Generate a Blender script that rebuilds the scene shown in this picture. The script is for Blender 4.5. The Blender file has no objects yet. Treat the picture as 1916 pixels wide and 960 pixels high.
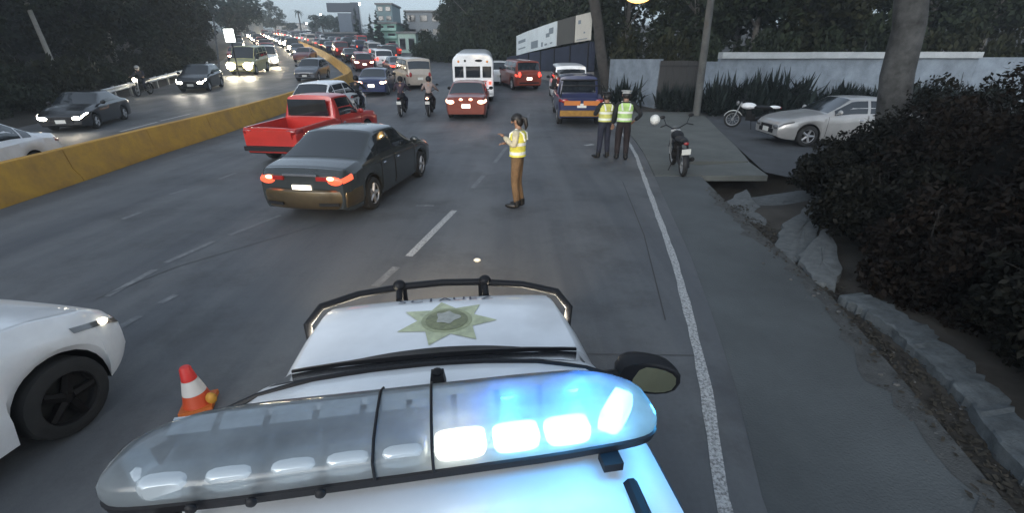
import bpy, math, random
from math import sin, cos, pi, radians, sqrt, atan2, atan
from mathutils import Vector, Matrix
random.seed(7)
SC = bpy.context.scene
COL = SC.collection

# ------------------------------------------------------------------ camera, world, light
CF, CP, CH, CCX, CCY = 850.0, atan(368 / 850.0), 2.5, 958.0, 480.0   # focal length in photo pixels, pitch, height
cam_d = bpy.data.cameras.new('camera')
cam_d.sensor_width = 36.0
cam_d.lens = 36.0 * CF / 1916.0
cam_d.clip_start = 0.05
cam_d.clip_end = 9000
cam = bpy.data.objects.new('camera', cam_d)
COL.objects.link(cam)
cam.location = (0, 0, CH)
cam.rotation_euler = (pi / 2 - CP, 0, 0)
SC.camera = cam

world = bpy.data.worlds.new('World')
SC.world = world
world.use_nodes = True
wn = world.node_tree.nodes
wl = world.node_tree.links
bg = wn['Background']
sky = wn.new('ShaderNodeTexSky')
sky.sky_type = 'NISHITA'
sky.sun_disc = False
sky.sun_elevation = radians(14)
sky.sun_rotation = radians(200)
sky.air_density = 1.0
sky.dust_density = 2.5
sky.ozone_density = 1.5
hsv = wn.new('ShaderNodeHueSaturation')
hsv.inputs['Saturation'].default_value = 0.42
tint = wn.new('ShaderNodeMixRGB')
tint.blend_type = 'MULTIPLY'
tint.inputs['Fac'].default_value = 1.0
tint.inputs['Color2'].default_value = (0.86, 0.97, 1.10, 1)
wl.new(sky.outputs['Color'], hsv.inputs['Color'])
wl.new(hsv.outputs['Color'], tint.inputs['Color1'])
cloud = wn.new('ShaderNodeMixRGB')
cloud.inputs['Fac'].default_value = 0.45
cloud.inputs['Color2'].default_value = (1.22, 1.42, 1.58, 1)
wl.new(tint.outputs['Color'], cloud.inputs['Color1'])
wl.new(cloud.outputs['Color'], bg.inputs['Color'])
bg.inputs['Strength'].default_value = 0.14

sun_d = bpy.data.lights.new('sun', 'SUN')
sun_d.energy = 0.5
sun_d.angle = radians(40)
sun_d.color = (1.0, 0.93, 0.86)
sun = bpy.data.objects.new('sun', sun_d)
COL.objects.link(sun)
sun.rotation_euler = (radians(90 - 14), 0, radians(-20))
SC.view_settings.view_transform = 'Standard'
SC.view_settings.look = 'None'
SC.view_settings.gamma = 1.0
SC.view_settings.exposure = 1.38
try:
    SC.cycles.use_denoising = True
    SC.cycles.max_bounces = 6
    SC.cycles.transparent_max_bounces = 12
    SC.cycles.sample_clamp_indirect = 4.0
except Exception:
    pass

# ------------------------------------------------------------------ terrain height and photo -> ground
KY = [(a * .954, b * .954) for a, b in [(-50, 0), (0, 0), (10, 0), (15, .05), (20, .17), (28, .55), (35, .92), (43, 1.38), (60, 2.6),
      (100, 5.6), (150, 9.0), (220, 12.5), (320, 15.5), (500, 18), (900, 20), (6000, 20)]]

def zt(Y):
    if Y <= KY[0][0]:
        return 0.0
    for i in range(len(KY) - 1):
        if Y <= KY[i + 1][0]:
            x0, y0 = KY[i]
            x1, y1 = KY[i + 1]
            h = x1 - x0
            def sl(j):
                if j <= 0 or j >= len(KY) - 1:
                    return 0
                a = (KY[j][1] - KY[j - 1][1]) / (KY[j][0] - KY[j - 1][0])
                b = (KY[j + 1][1] - KY[j][1]) / (KY[j + 1][0] - KY[j][0])
                return 0 if a * b <= 0 else 2 * a * b / (a + b)
            t = (Y - x0) / h
            return ((2 * t**3 - 3 * t * t + 1) * y0 + (t**3 - 2 * t * t + t) * sl(i) * h
                    + (-2 * t**3 + 3 * t * t) * y1 + (t**3 - t * t) * sl(i + 1) * h)
    return KY[-1][1]

def ray(px, py):
    u = (px - CCX) / CF
    v = (py - CCY) / CF
    c, s = cos(CP), sin(CP)
    return (u, c - v * s, -s - v * c)

def G(px, py, dz=0.0):
    d = ray(px, py)
    t = .3
    while t < 3000:
        if CH + t * d[2] <= zt(t * d[1]) + dz:
            a, b = t / 1.01 - .02, t
            for _ in range(36):
                m = (a + b) / 2
                if CH + m * d[2] <= zt(m * d[1]) + dz:
                    b = m
                else:
                    a = m
            return Vector((b * d[0], b * d[1], zt(b * d[1]) + dz))
        t = t * 1.01 + .02
    return Vector((0, 100, 0))

def AT(px, py, Y):                                  # the point of a photo ray at the depth Y
    d = ray(px, py)
    t = Y / d[1]
    return Vector((t * d[0], Y, CH + t * d[2]))

def smooth(a, b, x):
    t = min(1, max(0, (x - a) / (b - a)))
    return t * t * (3 - 2 * t)

def lerp(a, b, t):
    return a + (b - a) * t

def interp(tab, x):
    if x <= tab[0][0]:
        return tab[0][1]
    for (a, b), (c, d) in zip(tab, tab[1:]):
        if x <= c:
            return b if c == a else b + (d - b) * (x - a) / (c - a)
    return tab[-1][1]

# ------------------------------------------------------------------ materials
MATS = {}

def mat(name, col, rough=.6, metal=0., noise=0., nscale=6., bump=0., bscale=80., emit=None, estr=0., coat=0., spec=.5, col2=None, alpha=None):
    if name in MATS:
        return MATS[name]
    m = bpy.data.materials.new(name)
    m.use_nodes = True
    nt = m.node_tree
    p = nt.nodes['Principled BSDF']
    p.inputs['Base Color'].default_value = (*col, 1)
    p.inputs['Roughness'].default_value = rough
    p.inputs['Metallic'].default_value = metal
    p.inputs['Specular IOR Level'].default_value = spec
    if coat:
        p.inputs['Coat Weight'].default_value = coat
        p.inputs['Coat Roughness'].default_value = .08
    tc = None
    if noise or bump or col2:
        tc = nt.nodes.new('ShaderNodeTexCoord')
    if noise or col2:
        n = nt.nodes.new('ShaderNodeTexNoise')
        n.inputs['Scale'].default_value = nscale
        n.inputs['Detail'].default_value = 6
        n.inputs['Roughness'].default_value = .65
        nt.links.new(tc.outputs['Object'], n.inputs['Vector'])
        r = nt.nodes.new('ShaderNodeValToRGB')
        a = tuple(max(0, c * (1 - noise)) for c in col)
        b = col2 if col2 else tuple(min(1, c * (1 + noise)) for c in col)
        r.color_ramp.elements[0].position = .32
        r.color_ramp.elements[1].position = .68
        r.color_ramp.elements[0].color = (*a, 1)
        r.color_ramp.elements[1].color = (*b, 1)
        nt.links.new(n.outputs['Fac'], r.inputs['Fac'])
        nt.links.new(r.outputs['Color'], p.inputs['Base Color'])
    if bump:
        n2 = nt.nodes.new('ShaderNodeTexNoise')
        n2.inputs['Scale'].default_value = bscale
        n2.inputs['Detail'].default_value = 4
        nt.links.new(tc.outputs['Object'], n2.inputs['Vector'])
        bp = nt.nodes.new('ShaderNodeBump')
        bp.inputs['Strength'].default_value = bump
        bp.inputs['Distance'].default_value = .02
        nt.links.new(n2.outputs['Fac'], bp.inputs['Height'])
        nt.links.new(bp.outputs['Normal'], p.inputs['Normal'])
    if emit:
        p.inputs['Emission Color'].default_value = (*emit, 1)
        p.inputs['Emission Strength'].default_value = estr
    MATS[name] = m
    return m

def paint(name, col, rough=.32, metal=.0):
    return mat('paint ' + name, col, rough, metal, noise=.10, nscale=2.5, coat=.7)

def road_mat():
    m = bpy.data.materials.new('road concrete')
    m.use_nodes = True
    nt = m.node_tree
    L = nt.links
    p = nt.nodes['Principled BSDF']
    tc = nt.nodes.new('ShaderNodeTexCoord')
    def noise(scale, det=5, rough=.6, stretch=None):
        n = nt.nodes.new('ShaderNodeTexNoise')
        n.inputs['Scale'].default_value = scale
        n.inputs['Detail'].default_value = det
        n.inputs['Roughness'].default_value = rough
        if stretch:
            mp = nt.nodes.new('ShaderNodeMapping')
            mp.inputs['Scale'].default_value = stretch
            mp.inputs['Rotation'].default_value = (0, 0, radians(5))
            L.new(tc.outputs['Object'], mp.inputs['Vector'])
            L.new(mp.outputs['Vector'], n.inputs['Vector'])
        else:
            L.new(tc.outputs['Object'], n.inputs['Vector'])
        return n
    def ramp(src, p0, c0, p1, c1):
        r = nt.nodes.new('ShaderNodeValToRGB')
        r.color_ramp.elements[0].position = p0
        r.color_ramp.elements[1].position = p1
        r.color_ramp.elements[0].color = (*c0, 1)
        r.color_ramp.elements[1].color = (*c1, 1)
        L.new(src.outputs['Fac'], r.inputs['Fac'])
        return r
    def mul(a, b, fac=1.0):
        x = nt.nodes.new('ShaderNodeMixRGB')
        x.blend_type = 'MULTIPLY'
        x.inputs['Fac'].default_value = fac
        L.new(a.outputs['Color'], x.inputs['Color1'])
        L.new(b.outputs['Color'], x.inputs['Color2'])
        return x
    big = ramp(noise(.22, 6, .62), .3, (.116, .124, .134), .7, (.158, .166, .176))
    streak = ramp(noise(1.0, 5, .6, (1.1, .06, 1)), .32, (.62, .63, .66), .60, (1, .99, .97))
    oil = ramp(noise(.55, 8, .72), .30, (.60, .58, .57), .50, (1, 1, 1))
    fine = ramp(noise(26, 6, .8), .25, (.80, .80, .80), .75, (1.0, 1.0, 1.0))
    c = mul(mul(mul(big, streak), oil), fine)
    L.new(c.outputs['Color'], p.inputs['Base Color'])
    rr = ramp(noise(.5, 5, .6), .3, (.52, .52, .52), .7, (.74, .74, .74))
    L.new(rr.outputs['Color'], p.inputs['Roughness'])
    p.inputs['Specular IOR Level'].default_value = .35
    nb = noise(70, 4, .7)
    bp = nt.nodes.new('ShaderNodeBump')
    bp.inputs['Strength'].default_value = .35
    bp.inputs['Distance'].default_value = .01
    L.new(nb.outputs['Fac'], bp.inputs['Height'])
    L.new(bp.outputs['Normal'], p.inputs['Normal'])
    return m

def worn_paint_mat(name, col, under, lo, hi, scale=9):
    m = bpy.data.materials.new(name)
    m.use_nodes = True
    nt = m.node_tree
    L = nt.links
    p = nt.nodes['Principled BSDF']
    tc = nt.nodes.new('ShaderNodeTexCoord')
    n = nt.nodes.new('ShaderNodeTexNoise')
    n.inputs['Scale'].default_value = scale
    n.inputs['Detail'].default_value = 7
    n.inputs['Roughness'].default_value = .75
    L.new(tc.outputs['Object'], n.inputs['Vector'])
    r = nt.nodes.new('ShaderNodeValToRGB')
    r.color_ramp.elements[0].position = lo
    r.color_ramp.elements[1].position = hi
    r.color_ramp.elements[0].color = (*under, 1)
    r.color_ramp.elements[1].color = (*col, 1)
    L.new(n.outputs['Fac'], r.inputs['Fac'])
    L.new(r.outputs['Color'], p.inputs['Base Color'])
    p.inputs['Roughness'].default_value = .7
    return m

def leaf_mat(name, c0, c1, scale=.6):
    m = bpy.data.materials.new(name)
    m.use_nodes = True
    nt = m.node_tree
    L = nt.links
    p = nt.nodes['Principled BSDF']
    tc = nt.nodes.new('ShaderNodeTexCoord')
    oi = nt.nodes.new('ShaderNodeObjectInfo')
    ad = nt.nodes.new('ShaderNodeVectorMath')
    ad.operation = 'ADD'
    L.new(tc.outputs['Object'], ad.inputs[0])
    L.new(oi.outputs['Random'], ad.inputs[1])
    n = nt.nodes.new('ShaderNodeTexNoise')
    n.inputs['Scale'].default_value = scale * 4
    n.inputs['Detail'].default_value = 5
    n.inputs['Roughness'].default_value = .75
    L.new(ad.outputs[0], n.inputs['Vector'])
    r = nt.nodes.new('ShaderNodeValToRGB')
    r.color_ramp.elements[0].position = .35
    r.color_ramp.elements[1].position = .65
    r.color_ramp.elements[0].color = (*c0, 1)
    r.color_ramp.elements[1].color = (*c1, 1)
    L.new(n.outputs['Fac'], r.inputs['Fac'])
    L.new(r.outputs['Color'], p.inputs['Base Color'])
    p.inputs['Roughness'].default_value = .6
    p.inputs['Specular IOR Level'].default_value = .12
    return m

M = {}
M['glass'] = mat('car glass', (.015, .019, .024), .06, spec=.7, coat=.4)
M['tyre'] = mat('tyre rubber', (.018, .018, .018), .85, noise=.2, nscale=12)
M['dark'] = mat('black plastic', (.010, .010, .012), .55, spec=.3)
M['under'] = mat('underbody black', (.008, .008, .008), .9)
M['rim'] = mat('alloy rim', (.45, .45, .46), .35, .7, noise=.15, nscale=10)
M['rim_shade_metal'] = mat('shaded rim and dark metal', (.007, .006, .006), .6, .0, spec=.2)
M['chrome'] = mat('chrome', (.6, .6, .62), .18, 1.0)
M['plate'] = mat('plate white', (.7, .7, .66), .5)
M['plate_lit'] = mat('plate lit', (.8, .78, .7), .5, emit=(1, .88, .7), estr=1.3)
M['lamp_off'] = mat('clear lamp', (.14, .14, .14), .10, .2, coat=.8)
M['head_on'] = mat('headlight lit', (1, .95, .85), .3, emit=(1.0, .90, .70), estr=26)
M['head_far'] = mat('far headlight lit', (1, .95, .85), .3, emit=(1.0, .84, .58), estr=40)
M['tail_off'] = mat('tail lens', (.28, .012, .01), .2, coat=.8)
M['tail_on'] = mat('tail lens lit', (.5, .02, .01), .3, emit=(1.0, .05, .03), estr=1.8)
M['brake_on'] = mat('brake lens lit', (.6, .05, .03), .3, emit=(1.0, .12, .05), estr=.6)
M['tail_pale'] = mat('lit pale tail lamp', (.8, .5, .4), .3, emit=(1.0, .50, .32), estr=4)
M['brake_core'] = mat('brake core lit', (.8, .4, .2), .3, emit=(1.0, .42, .20), estr=2.2)
M['amber'] = mat('amber lens', (.75, .28, .03), .25, coat=.6)
M['skin'] = mat('skin', (.30, .17, .11), .55)
M['eye'] = mat('eye dark', (.02, .015, .015), .3)
M['hair'] = mat('black hair', (.012, .010, .010), .5, noise=.3, nscale=40)
M['shoe'] = mat('black leather', (.012, .012, .012), .4)
M['concrete'] = mat('grey concrete', (.17, .172, .175), .85, noise=.28, nscale=1.6, bump=.4, bscale=40)
M['concrete_pale'] = mat('pale concrete', (.15, .16, .17), .85, noise=.3, nscale=3, bump=.4, bscale=30)
M['steel'] = mat('galvanised steel', (.42, .43, .44), .45, .6, noise=.15, nscale=5)
M['bark'] = mat('grey bark', (.14, .13, .12), .9, noise=.4, nscale=5, bump=.8, bscale=14)
M['bark_pale'] = mat('pale bark', (.27, .25, .22), .85, noise=.3, nscale=4, bump=.5, bscale=16)
M['bark_dark'] = mat('dark bark', (.045, .04, .036), .9, noise=.4, nscale=5, bump=.8, bscale=14)

# ------------------------------------------------------------------ mesh builder
class MB:
    def __init__(self):
        self.v, self.f, self.m, self.s = [], [], [], []
        self.slot = 0
        self.sm = True

    def add(self, verts, faces, smooth=None):
        o = len(self.v)
        self.v += [tuple(p) for p in verts]
        for f in faces:
            self.f.append(tuple(i + o for i in f))
            self.m.append(self.slot)
            self.s.append(self.sm if smooth is None else smooth)
        return o

    def box(self, c, s, rz=0., rx=0., ry=0., taper=1.):
        R = Matrix.Rotation(rz, 3, 'Z') @ Matrix.Rotation(ry, 3, 'Y') @ Matrix.Rotation(rx, 3, 'X')
        c = Vector(c)
        P = []
        for z in (-1, 1):
            k = taper if z > 0 else 1
            for x, y in ((-1, -1), (1, -1), (1, 1), (-1, 1)):
                P.append(c + R @ Vector((x * s[0] / 2 * k, y * s[1] / 2 * k, z * s[2] / 2)))
        self.add(P, [(3, 2, 1, 0), (4, 5, 6, 7), (0, 1, 5, 4), (1, 2, 6, 5), (2, 3, 7, 6), (3, 0, 4, 7)], False)
        return self

    def tube(self, pts, rad, n=8, cap=True):
        pts = [Vector(p) for p in pts]
        if not isinstance(rad, (list, tuple)):
            rad = [rad] * len(pts)
        V, F = [], []
        up = None
        for i, p in enumerate(pts):
            a = pts[max(0, i - 1)]
            b = pts[min(len(pts) - 1, i + 1)]
            t = (b - a).normalized()
            if up is None:
                up = Vector((0, 0, 1)) if abs(t.z) < .9 else Vector((1, 0, 0))
            x = up.cross(t)
            if x.length < 1e-5:
                x = Vector((1, 0, 0)).cross(t)
            x.normalize()
            y = t.cross(x)
            up = y
            for k in range(n):
                an = 2 * pi * k / n
                V.append(p + x * (cos(an) * rad[i]) + y * (sin(an) * rad[i]))
        for i in range(len(pts) - 1):
            for k in range(n):
                k2 = (k + 1) % n
                F.append((i * n + k, i * n + k2, (i + 1) * n + k2, (i + 1) * n + k))
        if cap:
            F.append(tuple(range(n - 1, -1, -1)))
            F.append(tuple((len(pts) - 1) * n + k for k in range(n)))
        self.add(V, F)
        return self

    def ell(self, c, r, nu=12, nv=7, R=None, zmin=-1., zmax=1.):
        c = Vector(c)
        V, F = [], []
        a0, a1 = math.asin(zmin), math.asin(zmax)
        for j in range(nv + 1):
            la = lerp(a0, a1, j / nv)
            for i in range(nu):
                lo = 2 * pi * i / nu
                q = Vector((cos(la) * cos(lo) * r[0], cos(la) * sin(lo) * r[1], sin(la) * r[2]))
                V.append(c + (R @ q if R else q))
        for j in range(nv):
            for i in range(nu):
                i2 = (i + 1) % nu
                F.append((j * nu + i, j * nu + i2, (j + 1) * nu + i2, (j + 1) * nu + i))
        self.add(V, F)
        return self

    def lathe(self, prof, n=20, axis='x', c=(0, 0, 0)):
        c = Vector(c)
        V, F = [], []
        for (h, r) in prof:
            for i in range(n):
                a = 2 * pi * i / n
                u, w = cos(a) * r, sin(a) * r
                V.append(c + (Vector((h, u, w)) if axis == 'x' else Vector((u, w, h)) if axis == 'z' else Vector((w, h, u))))
        for j in range(len(prof) - 1):
            for i in range(n):
                i2 = (i + 1) % n
                F.append((j * n + i, j * n + i2, (j + 1) * n + i2, (j + 1) * n + i))
        self.add(V, F)
        return self

    def grid(self, P, closed=False):
        nr, nc = len(P), len(P[0])
        V = [q for row in P for q in row]
        F = []
        for i in range(nr - 1):
            for j in range(nc - (0 if closed else 1)):
                j2 = (j + 1) % nc
                F.append((i * nc + j, i * nc + j2, (i + 1) * nc + j2, (i + 1) * nc + j))
        self.last = self.add(V, F)
        return self

    def prism(self, poly, z0, z1):
        n = len(poly)
        def zz(z, p):
            return z(p) if callable(z) else z
        V = [(p[0], p[1], zz(z0, p)) for p in poly] + [(p[0], p[1], zz(z1, p)) for p in poly]
        F = [tuple(range(n - 1, -1, -1)), tuple(range(n, 2 * n))]
        for i in range(n):
            j = (i + 1) % n
            F.append((i, j, n + j, n + i))
        self.add(V, F, False)
        return self

    def mesh(self, name, mats, sharp=40):
        me = bpy.data.meshes.new(name)
        me.from_pydata(self.v, [], self.f)
        for q in (mats if isinstance(mats, (list, tuple)) else [mats]):
            me.materials.append(q)
        me.polygons.foreach_set('material_index', self.m)
        me.polygons.foreach_set('use_smooth', self.s)
        me.update()
        if sharp:
            try:
                me.set_sharp_from_angle(angle=radians(sharp))
            except Exception:
                pass
        return me

    def obj(self, name, mats, parent=None, sharp=40, loc=None, rot=None):
        return link(name, self.mesh(name, mats, sharp), parent, loc, rot)

def link(name, me, parent=None, loc=None, rot=None):
    o = bpy.data.objects.new(name, me)
    COL.objects.link(o)
    if parent:
        o.parent = parent
    if loc is not None:
        o.location = loc
    if rot is not None:
        o.rotation_euler = rot
    return o

def tag(o, label=None, cat=None, group=None, kind=None):
    if label:
        o['label'] = label
    if cat:
        o['category'] = cat
    if group:
        o['group'] = group
    if kind:
        o['kind'] = kind
    return o

def thing(name, label, cat, loc=(0, 0, 0), rot=(0, 0, 0), group=None):
    o = bpy.data.objects.new(name, None)
    o.empty_display_size = .2
    COL.objects.link(o)
    o.location = loc
    o.rotation_euler = rot
    return tag(o, label, cat, group)

def dup(root, loc, rot, label=None, group=None, scale=None):
    r = root.copy()
    COL.objects.link(r)
    r.location = loc
    r.rotation_euler = rot
    if scale:
        r.scale = scale
    if label:
        r['label'] = label
    if group:
        r['group'] = group
    for ch in list(root.children):
        c = ch.copy()
        COL.objects.link(c)
        c.parent = r
        for g in list(ch.children):
            d = g.copy()
            COL.objects.link(d)
            d.parent = c
    return r

def structure(name, mb, m, parent=None, sharp=40):
    o = mb.obj(name, m, parent, sharp)
    if not parent:
        o['kind'] = 'structure'
    return o

def slope_rot(Y, hd):
    dz = (zt(Y + 1) - zt(Y - 1)) / 2
    return (atan(dz * cos(hd)), 0, -hd)

def place(px, py, hd, anchor=(0, 0)):
    """ground spot for a thing whose local point 'anchor' is seen at the photo pixel; hd = heading, clockwise from +Y"""
    g = G(px, py)
    x = anchor[0] * cos(hd) + anchor[1] * sin(hd)
    y = -anchor[0] * sin(hd) + anchor[1] * cos(hd)
    Y = g.y - y
    return Vector((g.x - x, Y, zt(Y))), slope_rot(Y, hd)

# ------------------------------------------------------------------ ground, road, markings
LE = [(-60, -20), (-20, -17.5), (5, -17.6), (17.2, -18.6), (28.6, -22.4), (42, -26.7), (59, -34.3), (86, -47.7), (127, -71.5), (181, -103),
      (250, -138), (381, -219), (600, -380)]
BA = [(-60, -8.6), (-19, -9.0), (4.8, -9.4), (8.2, -9.56), (11.5, -10.2), (18.3, -10.6), (26.7, -10.9), (33, -11.3), (37, -12.2), (41, -13.7), (46.2, -16),
      (54, -19.6), (63.4, -24.1), (83.5, -34.6), (124, -57), (181, -90.6), (250, -129), (381, -210), (600, -370)]
EL = [(-60, -.5), (-5, .75), (0, .95), (1.9, 1.28), (3.07, 1.62), (4.2, 1.89), (5.77, 2.23), (8.16, 2.66), (10.5, 3.08), (12.95, 3.51), (15, 3.77), (19, 4.15),
      (22.7, 4.26), (30, 4.6)]
RE = [(-60, -.25), (-5, 1.0), (0, 1.2), (1.9, 1.53), (3.07, 1.87), (4.2, 2.14), (5.77, 2.48), (8.16, 2.91), (10.5, 3.33), (12.95, 3.76), (15, 4.02), (19, 4.4),
      (22.7, 4.55), (31, 4.9), (43, 3.2), (59, -1.0), (71, -6), (86, -12), (95, -18), (124, -38), (181, -71), (250, -110), (381, -190), (600, -350)]
SE = [(-60, 1.6), (0, 2.75), (1.9, 3.02), (2.7, 3.22), (4.55, 3.66), (6.4, 3.88), (8.5, 4.12), (10.5, 4.42)]
DW = [(10.5, 6.0), (19.5, 8.2), (22.0, 8.7)]

def frange(a, b, s):
    out = []
    while a < b - 1e-6:
        out.append(a)
        a += s
    return out

YS = frange(-60, -4, 4) + frange(-4, 14, .5) + frange(14, 60, 1.5) + frange(60, 140, 3) + frange(140, 600, 10) + [600]

def hashn(x, y):
    return (sin(x * 1.7 + y * .9) + sin(x * .63 - y * 1.31 + 2) + sin(x * 3.1 + y * 2.7 + 1) * .5) / 2.5

def gz(X, Y):
    z = zt(Y)
    le = interp(LE, Y)
    re = interp(RE, Y)
    if X < le:
        d = le - X
        return z - .05 + min(2.6, .16 * max(0, d - .5)) + .12 * hashn(X, Y) * min(1, d / 3)
    if X <= re:
        return z - .07 - (.1 if Y > 60 else 0)
    if Y < 10.6:
        s = interp(SE, Y)
        d = X - s
        if d < 0:
            return z - .07
        cul = smooth(8.3, 8.8, Y) * (1 - smooth(6.2, 6.9, X))
        base = -.075 + .075 * smooth(.42, .6, d) + .16 * smooth(.6, 2.2, d) + .03 * hashn(X * 3, Y * 3)
        return z + lerp(base, -.65, cul)
    if Y < 26 and X < 40:
        return z - .07 - .45 * (1 - smooth(12.0, 12.6, Y)) * smooth(re, re + .4, X) * (1 - smooth(6.3, 6.9, X))
    return z - .07 + min(3, .05 * max(0, X - re - 8))

gx = frange(-3000, -400, 400) + frange(-400, -60, 20) + frange(-60, -8, 2) + frange(-8, 2, 2) + frange(2, 7.4, .2) + frange(7.4, 40, 2.2) + frange(40, 400, 30) + [400, 900, 3000]
gy = [-300, -120] + frange(-60, -4, 8) + frange(-4, 12, .4) + frange(12, 60, 2) + frange(60, 150, 4) + frange(150, 600, 15) + [600, 800, 1200, 2000, 4000]
mb = MB()
mb.grid([[(x, y, gz(x, y)) for x in gx] for y in gy])
structure('ground', mb, mat('bare earth', (.045, .040, .034), .95, noise=.5, nscale=.8, bump=.6, bscale=9))

ROADM = road_mat()
mb = MB()
rows = []
for y in YS:
    a, b = interp(LE, y), interp(RE, y)
    rows.append([(lerp(a, b, k / 14), y, zt(y)) for k in range(15)])
mb.grid(rows)
road = structure('road', mb, ROADM)

mb = MB()
mb.grid([[(lerp(interp(RE, y), interp(SE, y), k / 5), y, zt(y) + .002) for k in range(6)] for y in frange(-60, -4, 4) + frange(-4, 10.4, .5) + [10.5]])
n_ = len(mb.v)
# thin visible edge of the slab
ys = frange(-4, 10.4, .5) + [10.5]
mb.grid([[(interp(SE, y), y, zt(y) + .002), (interp(SE, y) + .01, y, zt(y) - .3)] for y in ys])
shoulder_m = mat('shoulder concrete', (.082, .090, .093), .85, noise=.22, nscale=.7, bump=.4, bscale=50)
shoulder = structure('shoulder', mb, shoulder_m)

random.seed(4)
mb = MB()
rows = []
for y in frange(-2, 9.6, .16):
    s_ = interp(SE, y)
    a = .20 + .10 * hashn(y * 2.1, 3) + random.uniform(-.09, .09)
    rows.append([(lerp(s_ - a, s_ - .004, k / 3), y, zt(y) + .006) for k in range(4)])
mb.grid(rows)
mb.obj('dirt_strip', mat('gutter dirt', (.070, .072, .071), .95, noise=.3, nscale=7, bump=.5, bscale=60), shoulder)
worn = worn_paint_mat('worn white line', (.52, .53, .53), (.15, .15, .15), .40, .58, 42)
worn2 = worn_paint_mat('very worn white line', (.235, .24, .245), (.138, .145, .153), .48, .66, 8)
mb = MB()
ys = frange(-3, 23, .25)
def ewid(y):
    return .048 + .012 * hashn(y * 7, 1)
mb.grid([[(interp(EL, y) - ewid(y), y, zt(y) + .004), (interp(EL, y) + ewid(y + 3), y, zt(y) + .004)] for y in ys])
mb.obj('edge_line', worn, road)

def stripe(a, b, w, m, name='lane_dash'):
    A, B = G(*a), G(*b)
    d = (B - A).to_2d().normalized()
    n = Vector((d.y, -d.x)) * w / 2
    k = 8
    mb = MB()
    mb.grid([[(lerp(A.x, B.x, i / k) + s * n.x, lerp(A.y, B.y, i / k) + s * n.y, zt(lerp(A.y, B.y, i / k)) + .004) for s in (-1, 1)] for i in range(k + 1)])
    return mb.obj(name, m, road)
for a, b, mm in [((702, 536), (742, 500), worn2), ((765, 480), (850, 394), worn), ((884, 352), (905, 328), worn2), ((925, 305), (948, 275), worn2),
                 ((960, 262), (975, 240), worn2), ((985, 225), (990, 212), worn2)]:
    stripe(a, b, .11, mm)
for a, b in [((215, 618), (262, 592)), ((300, 568), (330, 552)), ((310, 492), (400, 452)), ((430, 440), (525, 403)), ((200, 555), (290, 505)),
             ((318, 364), (352, 354)), ((230, 410), (262, 398)), ((410, 335), (440, 324))]:
    stripe(a, b, .09, worn2)
stripe((778, 385), (812, 385), .10, worn2, 'road_mark')
stripe((1095, 272), (1110, 270), .16, worn, 'road_mark')
stripe((355, 213), (300, 226), .12, worn, 'lane_dash')
stripe((295, 228), (225, 246), .12, worn, 'lane_dash')
stripe((505, 176), (545, 166), .12, worn2, 'lane_dash')
# transverse and longitudinal slab joints, recessed dark lines
jm = mat('joint dark', (.062, .062, .063), .95)
for a, b, w in [((1010, 662), (1300, 666), .010), ((1205, 440), (1245, 600), .014), ((1165, 340), (1205, 440), .014), ((600, 420), (330, 500), .012), ((330, 500), (180, 560), .012)]:
    stripe(a, b, w, jm, 'slab_joint')
# yard in front of the white wall, driveway slab with a drain slot
mb = MB()
ys = frange(9.3, 27, .8)
mb.grid([[(lerp(max(interp(DW, y) + .02, 6.6 if y < 10.4 else 0, interp(RE, y) if y > 22 else 0), 42, k / 8), y, zt(y) + .004) for k in range(9)] for y in ys])
structure('yard', mb, mat('yard asphalt', (.060, .064, .070), .85, noise=.25, nscale=1.2, bump=.4, bscale=40))
slab_m = mat('driveway concrete', (.105, .112, .105), .85, noise=.22, nscale=.9, bump=.4, bscale=40)
def slab(pts, top=.012, th=.28):
    mb = MB()
    mb.prism([(p[0], p[1]) for p in pts], lambda p: zt(p[1]) + top - th, lambda p: zt(p[1]) + top)
    return mb
drive = structure('driveway', slab([(interp(RE, 12.1) + .01, 12.1), (6.3, 12.1)] + [(interp(DW, y), y) for y in (14, 17, 19.5, 22)] + [(interp(RE, y) + .01, y) for y in (22, 19, 17, 15, 13.5)]), slab_m)
slab([(4.7, 11.55), (6.2, 11.8), (6.4, 12.3), (4.1, 12.3)], -.26, .1).obj('drain_slot', M['under'], drive)
slab([(interp(RE, 10.52) + .01, 10.52), (4.45, 10.52), (6.0, 10.52), (6.28, 12.09), (6.2, 11.93), (4.75, 11.60), (4.18, 12.085), (interp(RE, 12.08) + .01, 12.085)], .012, .13).obj('concrete_slab', slab_m, drive)

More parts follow.
